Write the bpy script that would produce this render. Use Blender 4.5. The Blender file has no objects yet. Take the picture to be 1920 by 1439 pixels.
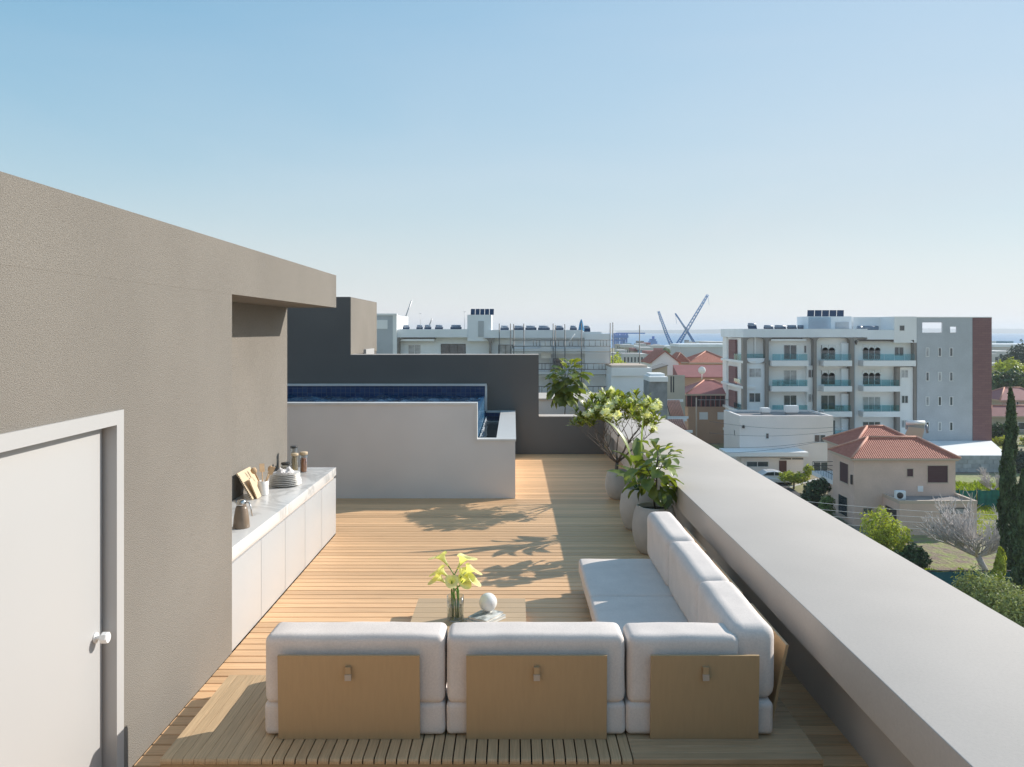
import bpy, bmesh, math, random
import numpy as np
from mathutils import Vector, Matrix
R = math.radians
random.seed(7)
rng = np.random.default_rng(7)
scene = bpy.context.scene
COL = scene.collection

# ------------------------------------------------------------------ camera, light, exposure
cam_d = bpy.data.cameras.new('camera')
cam = bpy.data.objects.new('camera', cam_d)
COL.objects.link(cam)
cam.location = (0, 0, 2.6)
cam.rotation_euler = (R(90), 0, 0)
cam_d.lens = 28.0
cam_d.sensor_width = 36.0
cam_d.shift_x = -0.0016
cam_d.shift_y = -0.0518
cam_d.clip_start = 0.05
cam_d.clip_end = 20000
scene.camera = cam

SUN_EL, SUN_AZ = 27.3, 62.6          # azimuth from +Y (view direction) towards +X
w = bpy.data.worlds.new('World')
scene.world = w
w.use_nodes = True
nt = w.node_tree
sky = nt.nodes.new('ShaderNodeTexSky')
sky.sky_type = 'NISHITA'
sky.sun_disc = False
sky.sun_elevation = R(SUN_EL)
sky.sun_rotation = R(SUN_AZ)
sky.altitude = 0
sky.air_density = 1.0
sky.dust_density = 0.0
sky.ozone_density = 4.0
bg = nt.nodes['Background']
SKY_STRENGTH, EXPOSURE = 0.15, 0.34
bg.inputs['Strength'].default_value = SKY_STRENGTH
# bright sky evened out by a thin high veil that thickens towards the horizon, the same all the way round
def node(kind, op=None, **kw):
    n = nt.nodes.new(kind)
    if op: n.operation = op
    for k, v in kw.items(): n.inputs[int(k[1:])].default_value = v
    return n
lk = nt.links.new
unit = SKY_STRENGTH * 2 ** 0.20
lum = node('ShaderNodeRGBToBW'); lk(sky.outputs[0], lum.inputs[0])
lcap = node('ShaderNodeMath', 'MINIMUM', i1=0.95 / unit); lk(lum.outputs[0], lcap.inputs[0])
den = node('ShaderNodeMath', 'MULTIPLY_ADD', i1=3.46 * unit, i2=1.0); lk(lcap.outputs[0], den.inputs[0])
gain = node('ShaderNodeMath', 'DIVIDE', i0=2.77); lk(den.outputs[0], gain.inputs[1])
even = node('ShaderNodeVectorMath', 'SCALE'); lk(sky.outputs[0], even.inputs[0]); lk(gain.outputs[0], even.inputs['Scale'])
tco = node('ShaderNodeTexCoord'); sepz = node('ShaderNodeSeparateXYZ'); lk(tco.outputs['Generated'], sepz.inputs[0])
up = node('ShaderNodeMath', 'MAXIMUM', i1=0.0); lk(sepz.outputs[2], up.inputs[0])
ex1 = node('ShaderNodeMath', 'MULTIPLY', i1=-1 / math.sin(R(13.5))); lk(up.outputs[0], ex1.inputs[0])
ex2 = node('ShaderNodeMath', 'EXPONENT'); lk(ex1.outputs[0], ex2.inputs[0])
vf = node('ShaderNodeMath', 'MULTIPLY', i1=0.95); lk(ex2.outputs[0], vf.inputs[0])
tint = node('ShaderNodeVectorMath', 'MULTIPLY'); lk(even.outputs[0], tint.inputs[0]); tint.inputs[1].default_value = (.28, .79, .72)
sdot = node('ShaderNodeVectorMath', 'DOT_PRODUCT'); lk(tco.outputs['Generated'], sdot.inputs[0]); sdot.inputs[1].default_value = tuple(Vector((math.sin(R(SUN_AZ)), math.cos(R(SUN_AZ)), .35)).normalized())
sm1 = node('ShaderNodeMath', 'ABSOLUTE'); lk(sdot.outputs['Value'], sm1.inputs[0])
sm2 = node('ShaderNodeMath', 'POWER', i1=1.2); lk(sm1.outputs[0], sm2.inputs[0])
sm3 = node('ShaderNodeMath', 'MULTIPLY', i1=.42); lk(sm2.outputs[0], sm3.inputs[0])
k1 = node('ShaderNodeMath', 'SUBTRACT', i0=1.0); lk(vf.outputs[0], k1.inputs[1])
k2 = node('ShaderNodeMath', 'SUBTRACT', i0=1.0); lk(sm3.outputs[0], k2.inputs[1])
k3 = node('ShaderNodeMath', 'MULTIPLY'); lk(k1.outputs[0], k3.inputs[0]); lk(k2.outputs[0], k3.inputs[1])
vf = node('ShaderNodeMath', 'SUBTRACT', i0=1.0); lk(k3.outputs[0], vf.inputs[1])
wisp = node('ShaderNodeTexNoise'); wisp.inputs['Scale'].default_value = 2.2; wisp.inputs['Detail'].default_value = 7; wisp.inputs['Distortion'].default_value = .6
wmap = node('ShaderNodeMapping'); wmap.inputs['Scale'].default_value = (1, 1, 4); lk(tco.outputs['Generated'], wmap.inputs[0]); lk(wmap.outputs[0], wisp.inputs[0])
wadd = node('ShaderNodeMath', 'MULTIPLY_ADD', i1=.14, i2=-.07); lk(wisp.outputs[0], wadd.inputs[0])
vf3 = node('ShaderNodeMath', 'ADD'); vf3.use_clamp = True; lk(vf.outputs[0], vf3.inputs[0]); lk(wadd.outputs[0], vf3.inputs[1])
vf = vf3
veil = node('ShaderNodeMix'); veil.data_type = 'RGBA'
lk(vf.outputs[0], veil.inputs[0]); lk(tint.outputs[0], veil.inputs[6])
veil.inputs[7].default_value = (0.83 / unit, 0.785 / unit, 0.80 / unit, 1)
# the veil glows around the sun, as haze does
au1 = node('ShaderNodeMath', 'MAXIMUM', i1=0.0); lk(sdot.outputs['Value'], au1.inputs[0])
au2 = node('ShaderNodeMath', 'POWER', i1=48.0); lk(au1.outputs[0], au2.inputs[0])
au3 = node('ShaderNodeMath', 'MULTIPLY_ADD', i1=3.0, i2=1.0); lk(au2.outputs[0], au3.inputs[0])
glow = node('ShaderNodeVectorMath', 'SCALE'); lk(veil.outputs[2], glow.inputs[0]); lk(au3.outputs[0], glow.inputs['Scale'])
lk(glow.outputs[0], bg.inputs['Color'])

sun_d = bpy.data.lights.new('sun', 'SUN')
sun_d.energy = 4.5
sun_d.angle = R(0.5)
sun_d.color = (1.0, 0.93, 0.84)
sun = bpy.data.objects.new('sun', sun_d)
COL.objects.link(sun)
sd = Vector((math.sin(R(SUN_AZ)) * math.cos(R(SUN_EL)), math.cos(R(SUN_AZ)) * math.cos(R(SUN_EL)), math.sin(R(SUN_EL))))
sun.rotation_euler = sd.to_track_quat('Z', 'Y').to_euler()
sun.location = (30, 20, 40)

vs = scene.view_settings
vs.view_transform = 'Standard'
vs.look = 'None'
vs.exposure = EXPOSURE
vs.gamma = 1
vs.use_curve_mapping = False
scene.cycles.max_bounces = 8
scene.cycles.transparent_max_bounces = 40
scene.cycles.caustics_reflective = False
scene.cycles.caustics_refractive = False

# ------------------------------------------------------------------ helpers
ORG = {}                               # world origin of every object built here
F = 1493.0
def wx(px, Y): return (px - 963.0) * Y / F
def wz(py, Y): return 2.6 - (py - 620.0) * Y / F

def setp(o, label=None, cat=None, group=None, kind=None):
    if label: o['label'] = label
    if cat: o['category'] = cat
    if group: o['group'] = group
    if kind: o['kind'] = kind
    return o

def thing(name, label, cat, loc=(0, 0, 0), group=None):
    o = bpy.data.objects.new(name, None)
    COL.objects.link(o)
    o.location = loc
    o.empty_display_size = 0.1
    ORG[o.name] = Vector(loc)
    return setp(o, label, cat, group)

def place(name, me, parent=None, loc=(0, 0, 0), mtx=None, scale=None, rotz=0.0):
    """An object for mesh data me; loc in world coordinates."""
    o = bpy.data.objects.new(name, me)
    COL.objects.link(o)
    p = Vector(loc)
    base = ORG[parent.name] if parent is not None else Vector((0, 0, 0))
    if parent is not None: o.parent = parent
    if mtx is not None:
        m = mtx.copy(); m.translation = m.translation - base
        o.matrix_local = m
        ORG[o.name] = mtx.translation.copy()
    else:
        o.location = p - base
        o.rotation_euler = (0, 0, rotz)
        ORG[o.name] = p
        if scale is not None: o.scale = scale
    return o

class MB:
    """Collects shapes in world coordinates; build() links them as one mesh object."""
    def __init__(s): s.v = []; s.f = []; s.sm = []
    def add(s, vs_, fs_, smooth=False):
        k = len(s.v)
        s.v.extend([tuple(p) for p in vs_])
        s.f.extend([tuple(i + k for i in f) for f in fs_])
        s.sm.extend([smooth] * len(fs_))
        return s
    def box(s, x0, x1, y0, y1, z0, z1):
        v = [(x0, y0, z0), (x1, y0, z0), (x1, y1, z0), (x0, y1, z0), (x0, y0, z1), (x1, y0, z1), (x1, y1, z1), (x0, y1, z1)]
        f = [(0, 3, 2, 1), (4, 5, 6, 7), (0, 1, 5, 4), (1, 2, 6, 5), (2, 3, 7, 6), (3, 0, 4, 7)]
        return s.add(v, f)
    def obox(s, c, ux, uy, uz, hx, hy, hz):
        """oriented box, centre c, unit axes, half sizes"""
        c = Vector(c); X = Vector(ux) * hx; Y = Vector(uy) * hy; Z = Vector(uz) * hz
        v = [c - X - Y - Z, c + X - Y - Z, c + X + Y - Z, c - X + Y - Z, c - X - Y + Z, c + X - Y + Z, c + X + Y + Z, c - X + Y + Z]
        f = [(0, 3, 2, 1), (4, 5, 6, 7), (0, 1, 5, 4), (1, 2, 6, 5), (2, 3, 7, 6), (3, 0, 4, 7)]
        return s.add(v, f)
    def quad(s, a, b, c, d): return s.add([a, b, c, d], [(0, 1, 2, 3)])
    def prism(s, poly, axis, a, b):
        """poly: 2D outline (counter clockwise seen from the +axis end); extruded along axis from a to b. axis 'x': (y,z) 'y': (x,z) 'z': (x,y)"""
        def P(p, t):
            return (t, p[0], p[1]) if axis == 'x' else (p[0], t, p[1]) if axis == 'y' else (p[0], p[1], t)
        n = len(poly)
        v = [P(p, a) for p in poly] + [P(p, b) for p in poly]
        f = [tuple(range(n)), tuple(range(2 * n - 1, n - 1, -1))]
        f += [(i, i + n, (i + 1) % n + n, (i + 1) % n) for i in range(n)]
        return s.add(v, f)
    def tube(s, pts, rad, n=6, cap=True):
        pts = [Vector(p) for p in pts]
        if not hasattr(rad, '__len__'): rad = [rad] * len(pts)
        v = []; f = []
        prev = None
        for i, p in enumerate(pts):
            d = (pts[min(i + 1, len(pts) - 1)] - pts[max(i - 1, 0)])
            if d.length < 1e-9: d = Vector((0, 0, 1))
            d.normalize()
            if prev is None:
                a = Vector((1, 0, 0)) if abs(d.x) < 0.8 else Vector((0, 1, 0))
                a = (a - d * a.dot(d)).normalized()
            else:
                a = prev - d * prev.dot(d)
                a = a.normalized() if a.length > 1e-6 else Vector((1, 0, 0))
            prev = a
            b = d.cross(a)
            for k in range(n):
                t = 2 * math.pi * k / n
                v.append(p + (a * math.cos(t) + b * math.sin(t)) * rad[i])
        for i in range(len(pts) - 1):
            for k in range(n):
                k2 = (k + 1) % n
                f.append((i * n + k, i * n + k2, (i + 1) * n + k2, (i + 1) * n + k))
        if cap:
            f.append(tuple(range(n - 1, -1, -1)))
            f.append(tuple((len(pts) - 1) * n + k for k in range(n)))
        return s.add(v, f, True)
    def lathe(s, prof, c, n=28):
        cx, cy, cz = c
        v = []; f = []
        for r, z in prof:
            for k in range(n):
                t = 2 * math.pi * k / n
                v.append((cx + r * math.cos(t), cy + r * math.sin(t), cz + z))
        m = len(prof)
        for i in range(m - 1):
            for k in range(n):
                k2 = (k + 1) % n
                f.append((i * n + k, i * n + k2, (i + 1) * n + k2, (i + 1) * n + k))
        if prof[0][0] > 1e-6: f.append(tuple(range(n - 1, -1, -1)))
        if prof[-1][0] > 1e-6: f.append(tuple((m - 1) * n + k for k in range(n)))
        return s.add(v, f, True)
    def rbox(s, lo, hi, r, bulge=(0, 0, 0), m=5, wob=0.0, seed=0):
        lo = np.array(lo, float); hi = np.array(hi, float)
        ctr = (lo + hi) / 2; half = (hi - lo) / 2
        rr = min(r, *(half * 0.999))
        key = {}; v = []; f = []
        def ts(h):
            e = [-h, -h + rr * .28, -h + rr * .6, -h + rr]
            inn = list(np.linspace(-h + rr, h - rr, m + 2))[1:-1]
            return e + inn + [h - rr, h - rr * .6, h - rr * .28, h]
        T = [ts(h) for h in half]
        ph = np.random.default_rng(seed).uniform(0, 6.28, 6)
        def vert(p):
            k = tuple(np.round(p, 6))
            if k in key: return key[k]
            p = np.array(p)
            q = np.clip(p, -(half - rr), half - rr)
            d = p - q; L = np.linalg.norm(d)
            o = q + d / L * rr if L > 1e-9 else p
            u = np.clip(p / half, -1, 1)
            for a in range(3):
                b, c = (a + 1) % 3, (a + 2) % 3
                if abs(d[a]) > 1e-9 and bulge[a]:
                    o[a] += np.sign(d[a]) * bulge[a] * (1 - u[b] ** 4) * (1 - u[c] ** 4)
            if wob:
                w3 = p + ctr
                o = o + wob * np.array([math.sin(9 * w3[1] + 7 * w3[2] + ph[0]) + .6 * math.sin(23 * w3[2] + 11 * w3[1] + ph[3]), math.sin(8 * w3[0] + 10 * w3[2] + ph[1]) + .6 * math.sin(21 * w3[0] - 13 * w3[2] + ph[4]), math.sin(10 * w3[0] + 6 * w3[1] + ph[2]) + .6 * math.sin(25 * w3[0] + 17 * w3[1] + ph[5])])
            key[k] = len(v); v.append(tuple(o + ctr))
            return key[k]
        for a in range(3):
            b, c = (a + 1) % 3, (a + 2) % 3
            for sg in (-1, 1):
                for i in range(len(T[b]) - 1):
                    for j in range(len(T[c]) - 1):
                        q = []
                        for (ii, jj) in ((i, j), (i + 1, j), (i + 1, j + 1), (i, j + 1)):
                            p = [0, 0, 0]; p[a] = sg * half[a]; p[b] = T[b][ii]; p[c] = T[c][jj]
                            q.append(vert(p))
                        f.append(tuple(q if sg > 0 else q[::-1]))
        return s.add(v, f, True)
    def mesh(s, name, mat, origin=(0, 0, 0)):
        me = bpy.data.meshes.new(name)
        ox, oy, oz = origin
        me.from_pydata([(x - ox, y - oy, z - oz) for x, y, z in s.v], [], s.f)
        if any(s.sm): me.polygons.foreach_set('use_smooth', s.sm)
        if mat is not None: me.materials.append(mat)
        me.update()
        return me
    def build(s, name, mat, parent=None, origin=None, label=None):
        if parent is not None: origin = ORG[parent.name]
        if origin is None:
            a = np.array(s.v); origin = ((a[:, 0].min() + a[:, 0].max()) / 2, (a[:, 1].min() + a[:, 1].max()) / 2, a[:, 2].min())
        o = place(name, s.mesh(name, mat, origin), parent, origin)
        if label: o['label'] = label
        return o

def quads(name, P, mat, parent=None, origin=None):
    """P: (n,4,3) numpy quads in world coordinates -> one mesh object (fast)."""
    if parent is not None: origin = ORG[parent.name]
    n = len(P)
    me = bpy.data.meshes.new(name)
    v = (P.reshape(-1, 3) - np.array(origin)).astype(np.float32)
    me.vertices.add(4 * n); me.vertices.foreach_set('co', v.ravel())
    me.loops.add(4 * n); me.loops.foreach_set('vertex_index', np.arange(4 * n, dtype=np.int32))
    me.polygons.add(n)
    me.polygons.foreach_set('loop_start', np.arange(0, 4 * n, 4, dtype=np.int32))
    me.polygons.foreach_set('loop_total', np.full(n, 4, dtype=np.int32))
    me.materials.append(mat)
    me.update(calc_edges=True)
    return place(name, me, parent, origin)

# ------------------------------------------------------------------ materials
def mat(name, col, rough=0.6, var=0.0, vscale=3.0, bump=0.0, bscale=80.0, metal=0.0, spec=0.5, stretch=None, perobj=0.0, col2=None, detail=4.0, dist=0.02, sheen=0.0, spots=0.0, leaf=0.0, perisland=0.0, coat=0.0, fine=0.0, fscale=200.):
    m = bpy.data.materials.new(name)
    m.use_nodes = True
    t = m.node_tree; N = t.nodes; L = t.links
    b = N['Principled BSDF']
    b.inputs['Base Color'].default_value = (*col, 1)
    b.inputs['Roughness'].default_value = rough
    b.inputs['Metallic'].default_value = metal
    b.inputs['Specular IOR Level'].default_value = spec
    if sheen: b.inputs['Sheen Weight'].default_value = sheen
    if coat: b.inputs['Coat Weight'].default_value = coat
    tc = N.new('ShaderNodeTexCoord')
    src = tc.outputs['Object']
    oi = None
    if perobj or perisland:
        oi = N.new('ShaderNodeObjectInfo')
        ad = N.new('ShaderNodeVectorMath'); ad.operation = 'MULTIPLY_ADD'
        L.new(oi.outputs['Random'], ad.inputs[0]); ad.inputs[1].default_value = (17., 31., 23.); L.new(src, ad.inputs[2])
        src = ad.outputs[0]
    if stretch:
        mp = N.new('ShaderNodeMapping'); mp.inputs['Scale'].default_value = stretch
        L.new(src, mp.inputs[0]); tex_src = mp.outputs[0]
    else: tex_src = src
    cur = None
    def mult(color_socket, fac_socket, lo, hi):
        mr = N.new('ShaderNodeMapRange'); mr.inputs['To Min'].default_value = lo; mr.inputs['To Max'].default_value = hi
        L.new(fac_socket, mr.inputs['Value'])
        mx = N.new('ShaderNodeMix'); mx.data_type = 'RGBA'; mx.blend_type = 'MULTIPLY'; mx.inputs[0].default_value = 1
        if color_socket is None: mx.inputs[6].default_value = (*col, 1)
        else: L.new(color_socket, mx.inputs[6])
        L.new(mr.outputs[0], mx.inputs[7])
        return mx.outputs[2]
    nz = None
    if var or col2:
        nz = N.new('ShaderNodeTexNoise'); nz.inputs['Scale'].default_value = vscale; nz.inputs['Detail'].default_value = detail
        L.new(tex_src, nz.inputs['Vector'])
    if col2:
        cr = N.new('ShaderNodeMapRange'); cr.inputs['From Min'].default_value = .38; cr.inputs['From Max'].default_value = .62
        L.new(nz.outputs[0], cr.inputs['Value'])
        mx = N.new('ShaderNodeMix'); mx.data_type = 'RGBA'
        L.new(cr.outputs[0], mx.inputs[0]); mx.inputs[6].default_value = (*col, 1); mx.inputs[7].default_value = (*col2, 1)
        cur = mx.outputs[2]
    if var:
        mr0 = N.new('ShaderNodeMapRange'); mr0.inputs['From Min'].default_value = .3; mr0.inputs['From Max'].default_value = .7
        L.new(nz.outputs[0], mr0.inputs['Value'])
        cur = mult(cur, mr0.outputs[0], 1 - var, 1 + var)
    if fine:
        nf = N.new('ShaderNodeTexNoise'); nf.inputs['Scale'].default_value = fscale; nf.inputs['Detail'].default_value = 2
        L.new(src, nf.inputs['Vector'])
        mr1 = N.new('ShaderNodeMapRange'); mr1.inputs['From Min'].default_value = .3; mr1.inputs['From Max'].default_value = .7
        L.new(nf.outputs[0], mr1.inputs['Value'])
        cur = mult(cur, mr1.outputs[0], 1 - fine, 1 + fine)
    if perobj: cur = mult(cur, oi.outputs['Random'], 1 - perobj, 1 + perobj)
    if perisland:
        ge = N.new('ShaderNodeNewGeometry')
        cur = mult(cur, ge.outputs['Random Per Island'], 1 - perisland, 1 + perisland)
    if cur is not None: L.new(cur, b.inputs['Base Color'])
    if bump:
        nb = N.new('ShaderNodeTexNoise'); nb.inputs['Scale'].default_value = bscale; nb.inputs['Detail'].default_value = 3
        L.new(tex_src if stretch else src, nb.inputs['Vector'])
        bp = N.new('ShaderNodeBump'); bp.inputs['Strength'].default_value = bump; bp.inputs['Distance'].default_value = dist
        L.new(nb.outputs[0], bp.inputs['Height']); L.new(bp.outputs[0], b.inputs['Normal'])
    if leaf:
        tr = N.new('ShaderNodeBsdfTranslucent')
        if cur is not None:
            g = N.new('ShaderNodeMix'); g.data_type = 'RGBA'; g.blend_type = 'MULTIPLY'; g.inputs[0].default_value = 1
            L.new(cur, g.inputs[6]); g.inputs[7].default_value = (1.5, 1.5, .6, 1)
            L.new(g.outputs[2], tr.inputs['Color'])
        else: tr.inputs['Color'].default_value = (col[0] * 1.5, col[1] * 1.5, col[2] * .6, 1)
        ms = N.new('ShaderNodeMixShader'); ms.inputs[0].default_value = leaf
        L.new(b.outputs[0], ms.inputs[1]); L.new(tr.outputs[0], ms.inputs[2])
        L.new(ms.outputs[0], N['Material Output'].inputs['Surface'])
    return m

def glass_mat(name, col, rough=0.02, trans=1.0, alpha=None, ior=1.45):
    m = bpy.data.materials.new(name); m.use_nodes = True
    b = m.node_tree.nodes['Principled BSDF']
    b.inputs['Base Color'].default_value = (*col, 1)
    b.inputs['Roughness'].default_value = rough
    b.inputs['Transmission Weight'].default_value = trans
    b.inputs['IOR'].default_value = ior
    return m

def sheet_glass(name, tint, refl=0.12):
    """thin sheet of glass: lets light through tinted, with a mirror-like sheen"""
    m = bpy.data.materials.new(name); m.use_nodes = True
    N = m.node_tree.nodes; L = m.node_tree.links
    t = N.new('ShaderNodeBsdfTransparent'); t.inputs[0].default_value = (*tint, 1)
    g = N.new('ShaderNodeBsdfGlossy'); g.inputs['Roughness'].default_value = .03; g.inputs[0].default_value = (.9, .95, 1, 1)
    lw = N.new('ShaderNodeLayerWeight'); fr = N.new('ShaderNodeMath'); fr.operation = 'POWER'; fr.inputs[1].default_value = 4; L.new(lw.outputs['Facing'], fr.inputs[0])
    ad = N.new('ShaderNodeMath'); ad.operation = 'ADD'; ad.inputs[1].default_value = refl * .5
    L.new(fr.outputs[0], ad.inputs[0])
    mx = N.new('ShaderNodeMixShader')
    L.new(ad.outputs[0], mx.inputs[0]); L.new(t.outputs[0], mx.inputs[1]); L.new(g.outputs[0], mx.inputs[2])
    L.new(mx.outputs[0], N['Material Output'].inputs['Surface'])
    return m

def brick_mat(name, c1, c2, mortar, scale, bw=.5, rh=.25, ms=.02, rough=.5, bump=.3, plane='xz'):
    m = bpy.data.materials.new(name); m.use_nodes = True
    N = m.node_tree.nodes; L = m.node_tree.links; b = N['Principled BSDF']
    tc = N.new('ShaderNodeTexCoord'); mp = N.new('ShaderNodeMapping')
    if plane == 'xz': mp.inputs['Rotation'].default_value = (R(-90), 0, 0)
    if plane == 'yz': mp.inputs['Rotation'].default_value = (R(-90), 0, R(-90))
    L.new(tc.outputs['Object'], mp.inputs[0])
    br = N.new('ShaderNodeTexBrick')
    br.inputs['Color1'].default_value = (*c1, 1); br.inputs['Color2'].default_value = (*c2, 1); br.inputs['Mortar'].default_value = (*mortar, 1)
    br.inputs['Scale'].default_value = scale; br.inputs['Mortar Size'].default_value = ms
    br.inputs['Brick Width'].default_value = bw; br.inputs['Row Height'].default_value = rh
    if bw == rh: br.offset = 0
    L.new(mp.outputs[0], br.inputs[0]); L.new(br.outputs[0], b.inputs['Base Color'])
    b.inputs['Roughness'].default_value = rough
    if bump:
        bp = N.new('ShaderNodeBump'); bp.inputs['Strength'].default_value = bump; bp.inputs['Distance'].default_value = .01; bp.invert = True
        L.new(br.outputs['Fac'], bp.inputs['Height']); L.new(bp.outputs[0], b.inputs['Normal'])
    return m

M = {}
M['stucco'] = mat('stucco', (.232, .212, .186), .95, var=.07, vscale=.8, bump=1.0, bscale=170, dist=.008, fine=.24, fscale=170, spec=.2)
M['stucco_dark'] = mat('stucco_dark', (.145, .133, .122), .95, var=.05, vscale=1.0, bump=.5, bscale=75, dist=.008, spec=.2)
M['plaster'] = mat('plaster', (.72, .695, .675), .9, var=.05, vscale=1.1, bump=.15, bscale=60, dist=.004, spec=.25)
M['cap'] = mat('cap', (.575, .515, .462), 1.0, var=.05, vscale=.9, bump=.15, bscale=40, dist=.004, spec=.03, detail=8, fine=.03, fscale=60)
M['recess'] = mat('recess_paint', (.55, .49, .44), .9, var=.05, vscale=1.5, spec=.2)
M['coping'] = mat('coping_marble', (.66, .645, .62), .35, var=.05, vscale=4, stretch=(1, 6, 1))
M['deck'] = mat('deck_wood', (.755, .47, .255), .5, var=.15, vscale=7, stretch=(.35, 14, 3), bump=.12, bscale=10, dist=.004, perobj=.17, spec=.35)
M['under'] = mat('under_deck', (.012, .008, .006), .9)
M['platform_x'] = mat('platform_wood_cross', (.52, .355, .21), .55, var=.15, vscale=9, stretch=(.5, 16, 4), bump=.15, bscale=10, dist=.003, perobj=.07, spec=.3)
M['platform_y'] = mat('platform_wood_long', (.55, .385, .225), .55, var=.15, vscale=9, stretch=(16, .5, 4), bump=.15, bscale=10, dist=.003, perobj=.07, spec=.3)
M['fascia'] = mat('fascia_wood', (.42, .27, .14), .5, var=.12, vscale=8, stretch=(.4, 8, 10), perobj=.03)
M['panel'] = mat('panel_wood', (.47, .32, .175), .5, var=.03, vscale=12, stretch=(5, 1, .6), perobj=.03, spec=.4)
M['table'] = mat('table_wood', (.54, .39, .245), .5, var=.08, vscale=9, stretch=(.5, 14, 4), perobj=.04, spec=.3)
M['fabric'] = mat('sofa_fabric', (.745, .665, .61), .95, var=.05, vscale=5, bump=.35, bscale=120, dist=.004, sheen=.0, spec=.15, fine=.05, fscale=90)
M['door'] = mat('door_paint', (.435, .43, .425), .4, var=.015, vscale=.8)
M['cabinet'] = mat('cabinet_lacquer', (.45, .455, .46), .35, var=.01, vscale=1)
M['marble'] = None
M['white'] = mat('white_paint', (.78, .78, .77), .6, var=.04, vscale=.6)
M['ceramic'] = mat('ceramic', (.84, .83, .81), .2, var=.01)
M['pot'] = mat('pot_concrete', (.48, .445, .41), .85, var=.10, vscale=5, bump=.2, bscale=35, dist=.004, perobj=.04)
M['soil'] = mat('soil', (.05, .038, .03), .95, bump=.8, bscale=50, var=.3, vscale=40)
M['bark'] = mat('bark', (.14, .115, .10), .9, var=.2, vscale=20, bump=.4, bscale=40)
M['stem'] = mat('stem_dark', (.06, .05, .04), .8, var=.2, vscale=20)
M['stemgreen'] = mat('stem_green', (.10, .19, .04), .5, var=.1)
M['figleaf'] = mat('fig_leaf', (.15, .19, .045), .35, var=.25, vscale=14, perobj=.45, leaf=.30, spec=.5)
M['figleaf_light'] = mat('fig_leaf_young', (.32, .34, .06), .4, var=.2, vscale=14, perobj=.3, leaf=.35)
M['plumleaf'] = mat('plumeria_leaf', (.25, .29, .06), .4, perisland=.5, leaf=.4)
M['bananaleaf'] = mat('banana_leaf', (.17, .23, .055), .4, var=.12, vscale=20, perobj=.3, leaf=.3)
M['petal'] = mat('plumeria_petal', (.80, .79, .50), .6, perisland=.12, leaf=.3)
M['lily'] = mat('lily_petal', (.84, .83, .46), .5, var=.12, vscale=12, leaf=.4)
M['lilystem'] = mat('lily_stem', (.12, .26, .05), .4)
M['glass'] = glass_mat('clear_glass', (.97, .98, .98), 0.0, 1.0, ior=1.3)
M['vaseglass'] = sheet_glass('vase_glass', (.90, .90, .87), .12)
M['steel'] = mat('steel', (.62, .62, .61), .25, metal=1.0)
M['pooltile'] = brick_mat('pool_tile', (.012, .035, .11), (.022, .06, .16), (.06, .09, .14), 10, 1, 1, .05, .2, .2)
M['pooltile_side'] = brick_mat('pool_tile_side', (.025, .09, .19), (.05, .15, .27), (.09, .16, .23), 10, 1, 1, .05, .2, .2, 'yz')
# ------------------------------------------------------------------ the terrace building (setting)
ZG = -14.7
def struct(name, mb, m, parent=None, origin=None):
    o = mb.build(name, m, parent, origin)
    if parent is None: o['kind'] = 'structure'
    return o

bd = thing('apartment_block', 'lower storeys of the block that carries the roof terrace', 'building', (-3, 8, ZG))
MB().box(-9.5, 3.0, -5, 23.1, ZG, -.30).build('wall', M['plaster'], bd)
MB().box(-9.4, 2.9, -4.9, 23.0, -.30, -.075).build('roof_slab', M['under'], bd)

# deck: one plank after the other, running across the view
deck = MB().box(-5.6, 2.14, -3.0, 16.73, -.075, -.045).build('deck', M['under'], None, (0, 0, -.05))
deck['kind'] = 'structure'
PITCH = .1235
hw, c_ = PITCH / 2 - .0045, .004
prof = [(-hw, -.04), (hw, -.04), (hw, -c_), (hw - c_, 0), (-hw + c_, 0), (-hw, -c_)]
pl_near = MB().prism(prof, 'x', -2.27, 2.13).mesh('plank', M['deck'])
pl_far = MB().prism(prof, 'x', -5.5, 2.13).mesh('plank', M['deck'])
y = 4.753 - 40 * PITCH
k = 0
while y < 16.66:
    o = place('plank', pl_near if y + PITCH < 10.22 else pl_far, deck, (0, y + PITCH / 2, random.uniform(-.0008, .0008)))
    y += PITCH; k += 1

# unseen wall like the far one, added behind the camera to block low sky
ew = thing('end_wall', 'dark grey added wall, unseen behind the camera, blocking low sky', 'wall', (-2, -2.6, 0))
MB().prism([(-9, 0.002), (2.118, 0.002), (2.118, .519), (1.905, .519), (1.905, 3.3), (-9, 3.3)], 'y', -2.55, -2.95).build('wall', M['stucco_dark'], ew)
# penthouse on the left: wall with door opening and the niche for the counter
XW = -2.273
ph = thing('penthouse', 'grey stucco penthouse with white door and counter niche', 'building', (XW, 4, 0))
wl = MB()
wl.box(-2.9, XW, -3, 3.4, 0.002, 2.893).box(-2.9, XW, 4.617, 6.427, 0.002, 2.893).box(-2.9, XW, 3.4, 4.617, 2.142, 2.893)
wl.box(-8, -2.9, -3, 10.2, 0.002, 2.893)
wl.build('wall', M['stucco'], ph)
MB().box(-8, XW + .0008, -3, 10.2, 2.893, 3.305).build('roof_band', M['stucco'], ph)
XL = -2.335
fr = MB()
fr.box(XL - .05, XW + .014, 4.535, 4.617, 0.004, 2.142).box(XL - .05, XW + .014, 3.4, 3.48, 0.004, 2.142).box(XL - .05, XW + .014, 3.48, 4.535, 2.062, 2.142)
fr.build('door_frame', M['door'], ph)
dr = MB().rbox((XL - .045, 3.486, .012), (XL, 4.517, 2.05), .004, m=1).build('door', M['door'], ph)
hd = MB()
hd.lathe([(.03, 0), (.03, .006), (.028, .008)], (0, 0, 0), 24)
hv = [(z, x, y) for x, y, z in hd.v]
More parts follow.
